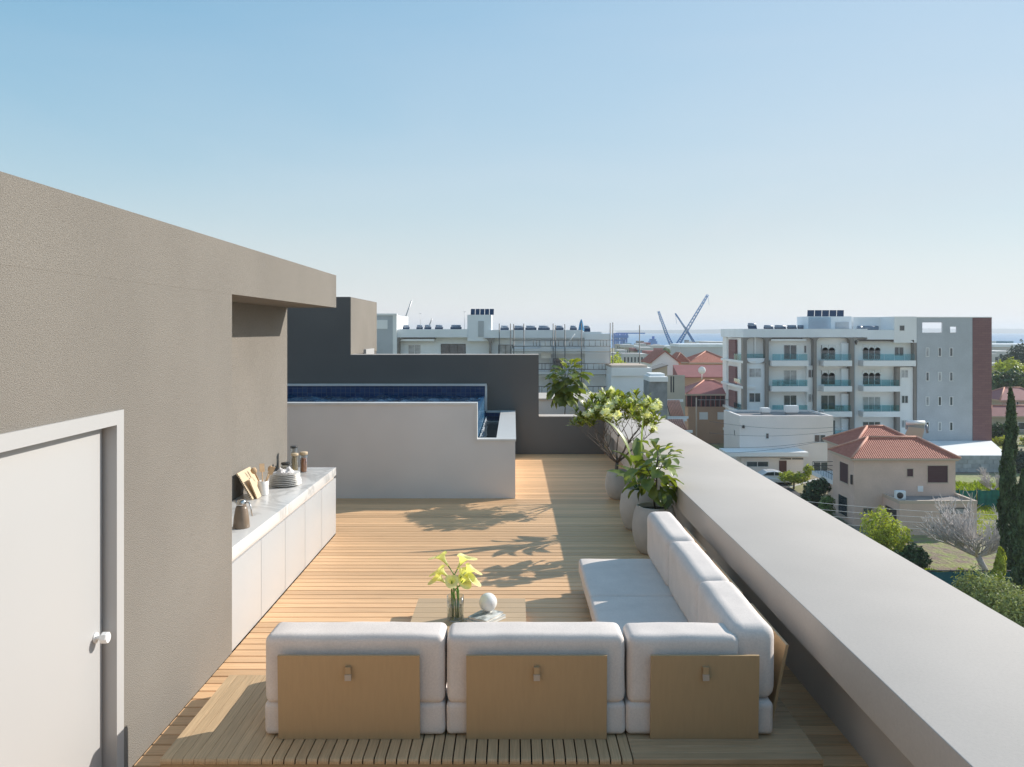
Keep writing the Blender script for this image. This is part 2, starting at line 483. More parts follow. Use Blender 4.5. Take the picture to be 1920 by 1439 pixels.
hd.v = [(XL + x, 4.445 + y, .885 + z) for x, y, z in hv]
h2 = MB().lathe([(.012, 0), (.012, .035), (.030, .038), (.033, .045), (.033, .068), (.028, .074)], (0, 0, 0), 8)
hd.add([(XL + z, 4.445 + x, .885 + y) for x, y, z in h2.v], h2.f)
hd.build('handle', M['ceramic'], dr)

# dark end wall between the terraces, and the neighbour's volume behind it
dw = thing('end_wall', 'dark grey stepped wall closing off the far end of the deck', 'wall', (-1, 16.9, 0))
z1, z2 = 2.084, .784
MB().prism([(-8.5, 0.002), (1.905, 0.002), (1.905, z2), (.527, z2), (.527, z1), (-3.434, z1), (-8.5, z1)], 'y', 17.12, 16.74).build('wall', M['stucco_dark'], dw)
cp = MB().box(-3.43, .53, 16.735, 17.125, z1, z1 + .012).box(.532, 1.905, 16.735, 17.125, z2, z2 + .014)
cp.build('coping', M['cap'], dw)
nb = thing('neighbouring_penthouse', 'dark grey penthouse of the next terrace with sunlit side', 'building', (-6, 18, 0))
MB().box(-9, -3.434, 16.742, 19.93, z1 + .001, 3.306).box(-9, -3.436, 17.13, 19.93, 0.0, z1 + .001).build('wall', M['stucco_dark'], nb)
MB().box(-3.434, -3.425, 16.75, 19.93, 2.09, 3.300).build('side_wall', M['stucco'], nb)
MB().box(-3.425, -3.37, 18.2, 19.25, 0, 2.17).build('door', M['door'], nb)
nw = MB().box(-3.6, .2, 21.6, 21.8, .0, 2.05)
# next terrace: deck and its end parapet
struct('neighbouring_deck', MB().box(-3.43, 2.14, 17.13, 21.25, -.07, -.01), M['deck'])
np_ = thing('far_parapet', 'pale grey parapet closing the next terrace beyond the dark wall', 'wall', (1.5, 22, -.07))
MB().box(-3.4, 3.12, 21.3, 23.2, -.3, .745).build('wall', M['plaster'], np_)
MB().box(-3.4, 3.12, 21.25, 23.25, .745, .785).build('coping', M['cap'], np_)

# parapet on the right: thick cap over a recessed wall
pp = thing('parapet', 'broad pale parapet along the right edge of the deck', 'wall', (2.5, 8, -.1))
MB().box(2.12, 3.05, -4, 21.24, -.3, .52).build('wall', M['recess'], pp)
MB().rbox((1.909, -4, .52), (3.12, 16.73, .784), .006, m=1).build('cap', M['cap'], pp)
MB().rbox((1.909, 16.732, .52), (3.12, 21.24, .784), .006, m=1).build('cap', M['cap'], pp)

# pool
pool = thing('pool', 'raised plunge pool with blue tiles, white coping and overflow basin', 'pool', (-1.5, 14.5, 0))
XS, XE, Y0, Y1 = -.575, .025, 12.32, 16.73
T1, T2 = 1.445, .884
b_ = MB()
b_.prism([(-6, .002), (XE, .002), (XE, T2), (XS, T2), (XS, T1), (-6, T1)], 'y', Y0 + .16, Y0)
b_.box(XE - .05, XE, Y0 + .16, Y1, .002, T2 - .003)
b_.build('wall', M['plaster'], pool)
MB().box(-6, XS - .06, Y0 + .16, Y1 - .12, .3, .5).box(XS, -.27, Y0 + .16, Y1 - .1, .2, .3).build('floor', M['pooltile'], pool)
MB().box(-6, XS - .06, Y1 - .14, Y1 - .02, .3, T1).build('back_wall', M['pooltile'], pool, )
MB().box(XS - .14, XS - .02, Y0 + .165, Y1 - .14, .2, 1.235).build('overflow_wall', M['pooltile_side'], pool)
MB().box(XS - .06, XS, Y1 - .14, Y1 - .02, .3, T1).box(XS, -.27, Y1 - .1, Y1 - .02, .2, T2).build('back_wall', M['pooltile'], pool)
c2 = MB()
c2.box(-6, XS + .012, Y0 - .012, Y0 + .172, T1, T1 + .035)
c2.box(XS - .03, XS + .012, Y0 - .012, Y0 + .165, T2 + .035, T1)
c2.box(XS - .03, XE + .012, Y0 - .012, Y0 + .172, T2, T2 + .035)
c2.box(-.27, XE + .012, Y0 + .172, Y1 - .11, T2, T2 + .035)
c2.box(-6, XS + .012, Y1 - .16, Y1, T1, T1 + .04)
c2.box(XS - .02, XS + .02, Y1 - .15, Y1, T2 + .035, T1)
c2.box(XS + .0, XE + .012, Y1 - .11, Y1, T2, T2 + .036)
c2.build('coping', M['coping'], pool)
MB().box(-.27, XE - .05, Y0 + .172, Y1 - .11, .3, T2).build('basin_wall', M['pooltile_side'], pool)
def water(name, x0, x1, y0, y1, z, amp, m, nx, ny, seed, parent):
    xs = np.linspace(x0, x1, nx); ys = np.linspace(y0, y1, ny)
    r_ = np.random.default_rng(seed); zz = np.zeros((ny, nx))
    X, Y = np.meshgrid(xs, ys)
    for i in range(14):
        a = r_.uniform(0, 6.28); k = r_.uniform(6, 40); p = r_.uniform(0, 6.28)
        zz += np.sin(k * (X * math.cos(a) + Y * math.sin(a)) + p) / k * 6
    zz = z + amp * zz / 3
    v = [(X[j, i], Y[j, i], zz[j, i]) for j in range(ny) for i in range(nx)]
    f = [(j * nx + i, j * nx + i + 1, (j + 1) * nx + i + 1, (j + 1) * nx + i) for j in range(ny - 1) for i in range(nx - 1)]
    mb = MB().add(v, f, True)
    return mb.build(name, m, parent)
M['water'] = mat('pool_water', (.012, .04, .085), .03, bump=.4, bscale=9, dist=.05, spec=.6)
M['darkwater'] = mat('basin_water', (.02, .026, .032), .05, bump=.08, bscale=6, dist=.03, spec=.5)
water('water', -5.9, XS - .08, Y0 + .17, Y1 - .145, 1.235, .045, M['water'], 260, 150, 3, pool)
water('basin_water', XS - .01, -.272, Y0 + .17, Y1 - .11, .80, .002, M['darkwater'], 20, 90, 4, pool)
# thin sheet of water running over the overflow edge, with foam where it lands
fo = MB()
for i in range(150):
    yy = random.uniform(Y0 + .2, Y1 - .2); xx = XS + .004 + abs(random.gauss(0, .012)); s_ = random.uniform(.006, .016)
    fo.rbox((xx - s_ * .5, yy - s_ * 1.6, .802), (xx + s_ * .5, yy + s_ * 1.6, .802 + s_), s_ * .4, m=0)
f_ = fo.build('foam', M['white'], pool); f_['kind'] = 'stuff'

# ------------------------------------------------------------------ counter in the niche
ct = thing('counter', 'white outdoor counter with marble top set into the wall niche', 'counter', (-2.6, 8.3, 0))
m = mat('marble_top', (.80, .79, .77), .25, var=.0)
N = m.node_tree.nodes; L = m.node_tree.links; b = N['Principled BSDF']
tc = N.new('ShaderNodeTexCoord'); n1 = N.new('ShaderNodeTexNoise'); n1.inputs['Scale'].default_value = 1.3; n1.inputs['Detail'].default_value = 8; n1.inputs['Distortion'].default_value = 1.2
mr = N.new('ShaderNodeMapRange'); mr.inputs['From Min'].default_value = .0; mr.inputs['From Max'].default_value = .05
sb = N.new('ShaderNodeMath'); sb.operation = 'SUBTRACT'; sb.inputs[1].default_value = .5; ab = N.new('ShaderNodeMath'); ab.operation = 'ABSOLUTE'
mx = N.new('ShaderNodeMix'); mx.data_type = 'RGBA'; mx.inputs[6].default_value = (.50, .495, .485, 1); mx.inputs[7].default_value = (.68, .67, .655, 1)
L.new(tc.outputs['Object'], n1.inputs[0]); L.new(n1.outputs[0], sb.inputs[0]); L.new(sb.outputs[0], ab.inputs[0]); L.new(ab.outputs[0], mr.inputs[0]); L.new(mr.outputs[0], mx.inputs[0]); L.new(mx.outputs[2], b.inputs['Base Color'])
M['marble'] = m
CZ = .848
MB().rbox((-2.898, 6.43, .748), (XW, 10.2, CZ), .003, m=1).build('countertop', M['marble'], ct)
MB().box(-2.898, XW - .03, 6.43, 10.19, .004, .748).build('carcass', M['recess'], ct)
dd = .7545
for i in range(5):
    MB().rbox((XW - .028, 6.432 + i * dd + .004, .006), (XW - .004, 6.432 + (i + 1) * dd - .004,   .712), .002, m=1).build('cabinet_door', M['cabinet'], ct)
# ------------------------------------------------------------------ platform
HP = .13
pf = thing('platform', 'low slatted wooden platform carrying the corner sofa', 'platform', (0, 5, 0))
PX0, PX1, PXM, PXL, PY0, PYB, PYE = -2.039, 1.786, .689, -1.455, 4.589, 5.71, 7.97
sub = MB().box(PX0 + .03, .68, PY0 + .03, PYB - .03, .003, .085).box(.74, PX1 - .03, PY0 + .03, PYE - .03, .003, .085)
sub.build('base', M['under'], pf)
MB().box(PX0 + .002, PX1 - .002, PY0 + .002, PY0 + .026, .006, .098).build('fascia', M['fascia'], pf)
MB().box(PX0 + .002, PX0 + .026, PY0 + .027, PYB - .002, .006, .098).build('fascia', M['fascia'], pf)
MB().box(PX1 - .026, PX1 - .002, PY0 + .027, PYE - .002, .006, .098).build('fascia', M['fascia'], pf)
def slat_profile(w_, t_=.03, c=.004): return [(-w_, -t_), (w_, -t_), (w_, -c), (w_ - c, 0), (-w_ + c, 0), (-w_, -c)]
def long_slat(half):
    # board along Y with a rounded nose at the near end
    mb = MB(); w_ = half
    L_ = PYB - PY0
    side = [(0, -.03), (0, -.014), (.006, -.003), (.018, 0), (L_, 0), (L_, -.03)]   # (y,z)
    mb.prism([(a, b) for a, b in side], 'x', w_, -w_)
    return mb.mesh('slat', M['platform_y'])
n = 9; pw = (PXL - PX0) / n
me = long_slat(pw / 2 - .0012)
for i in range(n): place('slat', me, pf, (PX0 + pw * (i + .5), PY0, HP))
n = 33; pw = (PXM - PXL) / n
me = long_slat(pw / 2 - .0042)
for i in range(n): place('slat', me, pf, (PXL + pw * (i + .5), PY0, HP))
n = int(round((PYE - PY0) / .0722)); pw = (PYE - PY0) / n
me = MB().prism(slat_profile(pw / 2 - .0022), 'x', PXM + .003, PX1).mesh('slat', M['platform_x'])
for i in range(n): place('slat', me, pf, (0, PY0 + pw * (i + .5), HP))

# ------------------------------------------------------------------ sofa: seat, back cushions, wooden back panels: modules
def sofa(label, loc): return thing('sofa_module', label, 'sofa', loc, 'modules of the corner sofa')
M['strapend'] = mat('strap_end_leather', (.50, .42, .34), .6)
def back_panel(par, x0, x1, y_top, y_bot, z0, z1, axis='y'):
    t_ = .018
    if axis == 'y':
        dirv = Vector((0, y_top - y_bot, z1 - z0)).normalized(); nrm = Vector((0, -dirv.z, dirv.y))
        c = Vector(((x0 + x1) / 2, (y_top + y_bot) / 2, (z0 + z1) / 2))
        ax = Vector((1, 0, 0)); hl = Vector((0, y_top - y_bot, z1 - z0)).length / 2
        o = MB().obox(c, ax, dirv, ax.cross(dirv), (x1 - x0) / 2, hl, t_ / 2).build('back_panel', M['panel'], par)
        n_ = ax.cross(dirv)
        if n_.y > 0: n_ = -n_
        tc_ = c + dirv * (hl * .62)
        s = MB()
        s.obox(tc_ + n_ * (t_ / 2 + .016), ax, dirv, n_, .017, .036, .005)
        s.obox(tc_ + dirv * .031 + n_ * (t_ / 2 + .006), ax, dirv, n_, .017, .005, .008)
        s.build('strap', M['panel'], o)
        MB().obox(tc_ - dirv * .026 + n_ * (t_ / 2 + .020), ax, dirv, n_, .019, .018, .007).build('strap_end', M['fascia'] if 0 else M['strapend'], o)
    else:
        dirv = Vector((y_top - y_bot, 0, z1 - z0)).normalized(); ax = Vector((0, 1, 0))
        c = Vector(((y_top + y_bot) / 2, (x0 + x1) / 2, (z0 + z1) / 2)); hl = Vector((y_top - y_bot, 0, z1 - z0)).length / 2
        MB().obox(c, ax, dirv, ax.cross(dirv), (x1 - x0) / 2, hl, t_ / 2).build('back_panel', M['panel'], par)
fabric_seed = 1
def cushion(par, name, lo, hi, r=.05, bulge=(.004, .004, .005)):
    global fabric_seed
    fabric_seed += 1
    return MB().rbox(lo, hi, r, bulge, m=9, wob=.0014, seed=fabric_seed).build(name, M['fabric'], par)
S0, S1 = HP + .006, .334
B0, B1 = .325, .742
front = [(-1.514, -.423, -1.42, -.566, 'light grey sofa module, back to the camera, at the free end of the front row'),
         (-.407, .676, -.285, .562, 'light grey sofa module, back to the camera, in the middle of the front row')]
for x0, x1, p0, p1, lb in front:
    sm = sofa(lb, ((x0 + x1) / 2, 5.3, HP))
    cushion(sm, 'seat_cushion', (x0 - .004, 4.845, S0), (x1 + .004, 5.74, S1), .03)
    cushion(sm, 'back_cushion', (x0, 4.842, B0), (x1, 5.105, B1), .042)
    back_panel(sm, p0, p1, 4.795, 4.82, HP + .002, .645)
cs = sofa('light grey corner sofa module where the two rows meet, with a back on two sides', (1.13, 5.3, HP))
cushion(cs, 'seat_cushion', (.686, 4.845, S0), (1.585, 5.74, S1), .03)
cushion(cs, 'back_cushion', (.697, 4.842, B0), (1.372, 5.105, B1 - .004), .042)
cushion(cs, 'back_cushion', (1.33, 4.875, B0), (1.612, 5.83, .785), .075)
back_panel(cs, .826, 1.478, 4.795, 4.82, HP + .002, .645)
back_panel(cs, 4.99, 5.75, 1.715, 1.615, .15, .63, 'x')
for (ya, yb, lb, sy0, sy1) in ((5.853, 6.978, 'light grey sofa module of the side row with its seat fully in shade', 5.748, 6.803), (6.988, 8.10, 'light grey sofa module at the far end of the side row beside the grey pots', 6.811, 7.925)):
    sm = sofa(lb, (1.13, (ya + yb) / 2, HP))
    cushion(sm, 'seat_cushion', (.648, sy0, .185), (1.45, sy1, S1), .028)
    MB().box(.74, 1.45, sy0 + .02, sy1 - .02, HP + .002, .2).build('base', M['panel'], sm)
    cushion(sm, 'back_cushion', (1.345, ya + .014, B0 - .02), (1.612, yb - .014, .775), .075)
    back_panel(sm, ya + .13, yb - .13, 1.715, 1.615, .15, .63, 'x')

# ------------------------------------------------------------------ coffee table and what stands on it
tb = thing('coffee_table', 'low square coffee table of pale wooden boards', 'table', (-.38, 6.85, 0))
TZ = .135
TX0, TX1, TY0, TY1 = -.873, .107, 6.35, 7.33
MB().box(TX0 + .03, TX1 - .03, TY0 + .03, TY1 - .03, .003, .10).build('base', M['table'], tb)
n = 8; pw = (TY1 - TY0) / n
me = MB().prism(slat_profile(pw / 2 - .001, .03, .002), 'x', TX0, TX1).mesh('board', M['table'])
for i in range(n): place('board', me, tb, (0, TY0 + pw * (i + .5), TZ))
# glass vase with calla lilies
VX, VY = -.497, 6.79
va = thing('vase', 'clear glass vase of water standing on the coffee table', 'vase', (VX, VY, TZ))
MB().lathe([(.0, .001), (.066, .001), (.072, .006), (.073, .1), (.072, .205), (.069, .205), (.069, .012), (.0, .012)], (VX, VY, TZ), 32).build('glass', M['vaseglass'], va)
M['vasewater'] = sheet_glass('vase_water', (.80, .82, .80), .1)
MB().lathe([(.0, .013), (.0675, .013), (.0675, .115), (.0, .115)], (VX, VY, TZ), 32).build('water', M['vasewater'], va)
def calla(px, py, tilt_az, tilt, size, seed):
    r_ = random.Random(seed)
    top = Vector((wx(px, VY + r_.uniform(-.06, .06)), VY + r_.uniform(-.06, .06), wz(py, VY)))
    fl = thing('calla_lily', None, 'flower', (VX, VY, TZ + .03))
    fl['group'] = 'calla lilies in the glass vase'
    tilt *= .78
    d = Vector((math.cos(tilt_az) * math.sin(tilt), math.sin(tilt_az) * math.sin(tilt), math.cos(tilt)))
    base = Vector((VX + r_.uniform(-.03, .03), VY + r_.uniform(-.03, .03), TZ + .02))
    pts = []
    c1 = base + Vector((0, 0, .25)); c2 = top - d * .16
    for i in range(9):
        t = i / 8; pts.append(base * (1 - t) ** 3 + c1 * 3 * t * (1 - t) ** 2 + c2 * 3 * t * t * (1 - t) + top * t ** 3)
    MB().tube(pts, .0048, 6).build('stem', M['lilystem'], fl)
    # spathe: a flared funnel, its rim drawn out to a tip on one side
    ax = d; e1 = ax.cross(Vector((0, 0, 1)));
    e1 = e1.normalized() if e1.length > .05 else Vector((1, 0, 0)); e2 = ax.cross(e1)
    side = Vector((math.cos(tilt_az), math.sin(tilt_az), 0)); ph0 = math.atan2(side.dot(e2), side.dot(e1))
    v = []; f = []; nr, nk = 9, 20
    for i in range(nr):
        t = i / (nr - 1)
        for k in range(nk + 1):
            a = -math.pi + 2 * math.pi * k / nk
            lip = math.exp(-(a / .75) ** 2)
            open_ = .35 + .65 * (1 - math.exp(-((abs(a) - math.pi) / .5) ** 2))
            rad = size * (.07 + .42 * t ** 2.2 * (1 + .9 * lip * t))
            z = size * (1.25 * t * (.72 + .28 * open_) + .28 * lip * t * t - .32 * t ** 5)
            v.append(top + (e1 * math.cos(a + ph0) + e2 * math.sin(a + ph0)) * rad + ax * z)
    for i in range(nr - 1):
        for k in range(nk):
            f.append((i * (nk + 1) + k, i * (nk + 1) + k + 1, (i + 1) * (nk + 1) + k + 1, (i + 1) * (nk + 1) + k))
    MB().add(v, f, True).build('petal', M['lily'], fl)
    MB().tube([top + ax * size * .1, top + ax * size * .4, top + ax * size * .75], [.006, .007, .003], 6).build('spadix', M['lilystem'], fl)
    return fl
LIL = [((841, 1063), 2.9, .9, .128, 'pale yellow calla lily, the highest of the bunch, tipped to the side of the counter'),
       ((857, 1068), .15, .7, .128, 'pale yellow calla lily upright in the middle with a pointed white tip'),
       ((867, 1078), .1, 1.15, .12, 'pale yellow calla lily drooping to the sofa side, the outermost there'),
       ((841, 1086), 3.2, 1.15, .115, 'yellow calla lily half turned away behind the tallest stem'),
       ((862, 1088), -.9, 1.05, .118, 'yellow calla lily leaning outward just above the vase rim pair'),
       ((835, 1097), 3.5, 1.2, .11, 'small yellow calla lily lowest on the counter side of the bunch'),
       ((848, 1096), -1.5, 1.0, .112, 'yellow calla lily facing the camera with its open throat over the vase'),
       ((862, 1098), -1.1, 1.15, .12, 'yellow calla lily hanging lowest over the front of the vase'),
       ((868, 1092), -.35, 1.25, .112, 'yellow calla lily with a white tip low on the sofa side')]
for i, ((px, py), az, ti, sz, lb) in enumerate(LIL):
    o = calla(px, py, az, ti, sz, 20 + i); o['label'] = lb
# books and the white ball
ca, sa = math.cos(R(38)), math.sin(R(38))
bx, by = -.235, 6.78
M['bookcover'] = mat('book_cover', (.30, .31, .29), .6, var=.35, vscale=14, col2=(.6, .6, .57))
M['bookcover2'] = mat('book_cover_pale', (.55, .55, .52), .6, var=.15, vscale=8)
M['pages'] = mat('book_pages', (.75, .73, .68), .8, var=.1, vscale=120, stretch=(.05, .05, 1))
def book(z0, th, hx, hy, ang, m, label):
    b = thing('book', label, 'book', (bx, by, z0), 'books on the coffee table')
    u = Vector((math.cos(ang), math.sin(ang), 0)); v_ = Vector((-u.y, u.x, 0)); c = Vector((bx, by, z0 + th / 2)); zz = Vector((0, 0, 1))
    cv = MB().obox(c + zz * (th / 2 - .0015), u, v_, zz, hx, hy, .0015).obox(c - zz * (th / 2 - .0015), u, v_, zz, hx, hy, .0015).obox(c - u * (hx - .0015), u, v_, zz, .0015, hy, th / 2 - .003)
    cv.build('cover', m, b)
    MB().obox(c + u * .001, u, v_, zz, hx - .006, hy - .005, th / 2 - .003).build('pages', M['pages'], b)
book(TZ + .001, .026, .105, .145, R(-38), M['bookcover2'], 'pale grey book at the bottom of the pair on the coffee table')
book(TZ + .0275, .022, .095, .13, R(-33), M['bookcover'], 'patterned grey book lying on top of another under the white ball')
bl = MB()
r_ = .078
prof = [(max(1e-7, r_ * math.sin(math.pi * i / 24)) if 0 < i < 24 else 0.0, r_ - r_ * math.cos(math.pi * i / 24)) for i in range(25)]
bl.lathe(prof, (bx + .015, by + .07, TZ + .050), 40)
setp(bl.build('ball_ornament', M['ceramic'], None), 'smooth white ball ornament resting on the books', 'ornament')

# ------------------------------------------------------------------ things on the counter
jx, jy = -2.42, 7.08
M['taupe'] = mat('taupe_lacquer', (.235, .175, .125), .35, var=.03)
jg = thing('vacuum_jug', 'taupe vacuum jug with chrome top on the near end of the counter', 'jug', (jx, jy, CZ))
MB().lathe([(.0, .001), (.07, .001), (.073, .006), (.066, .09), (.052, .17), (.043, .195), (.0, .196)], (jx, jy, CZ), 36).build('body', M['taupe'], jg)
MB().lathe([(.041, .1965), (.043, .21), (.040, .235), (.036, .243), (.0, .245)], (jx, jy, CZ), 36).build('lid', M['steel'], jg)
MB().tube([(jx + .035, jy - .01, CZ + .232), (jx + .075, jy - .02, CZ + .225), (jx + .09, jy - .025, CZ + .19), (jx + .105, jy - .03, CZ + .11)], .006, 8).build('handle', M['steel'], jg)
MB().tube([(jx - .03, jy, CZ + .215), (jx - .07, jy + .005, CZ + .235)], [.014, .009], 8).build('spout', M['steel'], jg)
# utensil pot and spoons
ux, uy = -2.672, 8.49
M['utensil'] = mat('utensil_wood', (.55, .37, .21), .6, var=.12, vscale=20)
up = thing('utensil_pot', 'white ceramic utensil pot on the counter', 'pot', (ux, uy, CZ))
MB().lathe([(.0, .001), (.054, .001), (.057, .005), (.057, .148), (.053, .15), (.053, .01), (.0, .01)], (ux, uy, CZ), 32).build('body', M['ceramic'], up)
for i, (ax, ay, kind, lb) in enumerate(((-.13, .02, 0, 'wooden spoon leaning outward toward the notebook in the utensil pot'), (-.03, .06, 1, 'wooden slotted spatula standing in the back of the utensil pot'), (.07, .05, 0, 'wooden spoon leaning toward the plates in the utensil pot'), (.11, -.02, 1, 'flat wooden spatula at the plate side of the utensil pot'), (-.09, -.04, 0, 'wooden spoon in front, crossing the others in the utensil pot'))):
    sp = thing('wooden_spoon' if kind == 0 else 'wooden_spatula', lb, 'utensil', (ux, uy, CZ + .012))
    a = Vector((ux - ax * .2, uy - ay * .2, CZ + .014)); d = (Vector((ux + ax, uy + ay, CZ + .29)) - a).normalized()
    e = a + d * .235
    MB().tube([a, e], [.006, .0055], 7).build('handle', M['utensil'], sp)
    u = d.cross(Vector((.6, -.8, 0))).normalized(); n_ = d.cross(u)
    mb = MB()
    if kind == 0:
        pr = [(0, .0), (.018, .012), (.027, .035), (.024, .06), (.0, .075)]
        nk = 10; v = []; f = []
        for r0, t in pr:
            for k in range(nk):
                an = 2 * math.pi * k / nk
                v.append(e + d * t + u * r0 * math.cos(an) + n_ * r0 * .35 * math.sin(an))
        for i_ in range(len(pr) - 1):
            for k in range(nk): f.append((i_ * nk + k, i_ * nk + (k + 1) % nk, (i_ + 1) * nk + (k + 1) % nk, (i_ + 1) * nk + k))
        mb.add(v, f, True)
    else:
        mb.obox(e + d * .04, u, d, n_, .026, .045, .003)
    mb.build('head', M['utensil'], sp)
# notebook with wire binding and wooden boards leaning on the wall
M['palewood'] = mat('pale_wood', (.62, .48, .31), .6, var=.10, vscale=10, stretch=(6, 6, 1))
M['black'] = mat('black_plastic', (.02, .02, .02), .4)
def leaner(name, label, cat, x_bot, x_top, y0, y1, h, th, m, parts=None):
    o = thing(name, label, cat, (x_bot, (y0 + y1) / 2, CZ))
    d = Vector((x_top - x_bot, 0, h)).normalized(); ax = Vector((0, 1, 0)); n_ = ax.cross(d)
    c = Vector(((x_bot + x_top) / 2, (y0 + y1) / 2, CZ + .004 + h / 2))
    MB().obox(c, ax, d, n_, (y1 - y0) / 2, h / 2 / d.z, th / 2).build('cover' if name == 'notebook' else 'board', m, o)
    return o, d, n_, c
nbk, d, n_, c = leaner('notebook', 'wire bound notebook with pale cover leaning on the stucco wall', 'notebook', -2.70, -2.86, 8.22, 8.62, .27, .016, M['palewood'])
for i in range(13):
    t = -.12 + i * .02
    p = c + Vector((0, -.2, 0)) + d * t * 1.0
    pts = [p + Vector((0, math.cos(a) * .014 - .004, 0)) + n_ * math.sin(a) * .016 for a in [2 * math.pi * k / 8 for k in range(9)]]
    MB().tube(pts, .0028, 4, cap=False).build('ring', M['black'], nbk)
leaner('chopping_board', 'thin pale chopping board propped in front of the notebook', 'chopping board', -2.665, -2.75, 8.27, 8.40, .20, .012, M['palewood'])
# stack of plates
px_, py_ = -2.585, 9.02
M['plate'] = M['ceramic']
names = ['large white plate at the bottom of the stack on the counter', 'large white plate, second from the bottom of the stack', 'white plate, third from the bottom of the stack', 'white plate, fourth from the bottom of the stack', 'white plate, third from the top of the stack', 'white plate, second from the top of the stack', 'white plate on top of the stack under the napkin']
for i in range(7):
    r0 = .185 - .004 * i + random.uniform(-.003, .003); z = CZ + .001 + i * .0195
    ox, oy = random.uniform(-.005, .005), random.uniform(-.005, .005)
    mb = MB().lathe([(.0, .001), (r0 * .55, 0.001), (r0 * .62, .004), (r0 * .97, .019), (r0, .021), (r0 * .985, .0235), (r0 * .62, .0085), (.0, .006)], (px_ + ox, py_ + oy, z), 40)
    setp(mb.build('plate', M['plate'], None), names[i], 'plate', 'stacked plates on the counter')
# crumpled napkin on the plates
nn = 22; v = []; f = []
r2 = np.random.default_rng(5); ph_ = r2.uniform(0, 6.28, 8)
for j in range(nn):
    for i in range(nn):
        u_, w_ = i / (nn - 1) * 2 - 1, j / (nn - 1) * 2 - 1
        x = u_ * .105 * (1 - .25 * w_ * w_); yv = w_ * .105 * (1 - .25 * u_ * u_)
        z = .012 + .05 * (1 - max(abs(u_), abs(w_)) ** 2) * (.6 + .4 * math.sin(5 * u_ + 3 * w_ + ph_[0]) + .35 * math.sin(9 * w_ - 6 * u_ + ph_[1])) + .010 * math.sin(14 * u_ + ph_[2]) * math.sin(12 * w_ + ph_[3])
        v.append((px_ + x, py_ + yv, CZ + .138 + max(z, .004)))
for j in range(nn - 1):
    for i in range(nn - 1): f.append((j * nn + i, j * nn + i + 1, (j + 1) * nn + i + 1, (j + 1) * nn + i))
M['napkin'] = mat('napkin_cloth', (.78, .74, .72), .9, var=.04, vscale=30)
setp(MB().add(v, f, True).build('napkin', M['napkin'], None), 'crumpled white cloth napkin lying on the plate stack', 'napkin')
# storage jars
M['jarglass'] = sheet_glass('jar_glass', (.92, .92, .9), .12)
M['darklid'] = mat('dark_lid', (.06, .055, .05), .3, var=.02)
M['pasta'] = mat('pasta', (.62, .45, .22), .6, var=.2, vscale=50, stretch=(4, 4, .2))
M['lentil'] = mat('lentils', (.58, .22, .07), .7, var=.3, vscale=90)
M['oats'] = mat('oats', (.55, .45, .34), .8, var=.3, vscale=80)
def jar(x, y, r0, h, fill, fm, lm, lid_h, label):
    j = thing('storage_jar', label, 'jar', (x, y, CZ), 'storage jars on the counter')
    MB().lathe([(.0, .001), (r0 * .93, .001), (r0, .008), (r0, h), (r0 - .003, h), (r0 - .003, .006), (.0, .006)], (x, y, CZ), 28).build('glass', M['jarglass'], j)
    MB().lathe([(.0, .007), (r0 - .006, .007), (r0 - .005, h * fill), (.0, h * fill + .004)], (x, y, CZ), 28).build('contents', fm, j)
    MB().lathe([(.0, h - .008), (r0 - .005, h - .008), (r0 - .005, h + .001), (r0 + .003, h + .0015), (r0 + .003, h + lid_h - .003), (r0, h + lid_h), (.0, h + lid_h)], (x, y, CZ), 28).build('lid', lm, j)
jar(-2.79, 9.75, .052, .115, .6, M['oats'], M['darklid'], .022, 'short glass storage jar with dark lid behind the plates')
jar(-2.725, 9.88, .042, .30, .8, M['oats'], M['darklid'], .018, 'tall slim storage jar with a dark lid, the tallest of the jars')
jar(-2.665, 9.70, .040, .225, .95, M['pasta'], M['palewood'], .03, 'storage jar of straw coloured pasta with wooden lid beside the tall jar')
jar(-2.60, 9.86, .046, .215, .78, M['lentil'], M['palewood'], .034, 'storage jar of orange lentils under a wide wooden lid')
# ------------------------------------------------------------------ plants and pots
def leaf_mesh(name, m, Lf, W, curl=.25, fold=.15, shape='obovate', n=7, wave=0.0):
    """leaf along +X from the origin, face up +Z"""
    v = []; f = []
    for i in range(n + 1):
        t = i / n
        if shape == 'obovate': w_ = W * (math.sin(math.pi * min(1, t ** 1.25)) ** .75) * (.55 + .55 * t) if 0 < t < 1 else .004
        elif shape == 'lance': w_ = W * math.sin(math.pi * t ** .85) ** .8 if 0 < t < 1 else .003
        else: w_ = W * math.sin(math.pi * t ** .7) ** .6 if 0 < t < 1 else .004
        w_ = max(w_, .003) / 2 * 1.0
        x = Lf * t * (1 - curl * .35 * t); z = -curl * Lf * t * t
        for sgn in (-1, -.5, 0, .5, 1):
            v.append((x, sgn * w_, z + abs(sgn) * w_ * fold * 2 + wave * W * math.sin(t * 12 + sgn * 2) * abs(sgn)))
    for i in range(n):
        for j in range(4):
            a = i * 5 + j
            f.append((a, a + 1, a + 6, a + 5))
    return MB().add(v, f, True).mesh(name, m)
def leaf_at(name, me, par, p, az, el, roll=0.0, s=1.0):
    m = Matrix.Translation(Vector(p)) @ Matrix.Rotation(az, 4, 'Z') @ Matrix.Rotation(-el, 4, 'Y') @ Matrix.Rotation(roll, 4, 'X') @ Matrix.Scale(s, 4)
    return place(name, me, par, None or p, mtx=m)
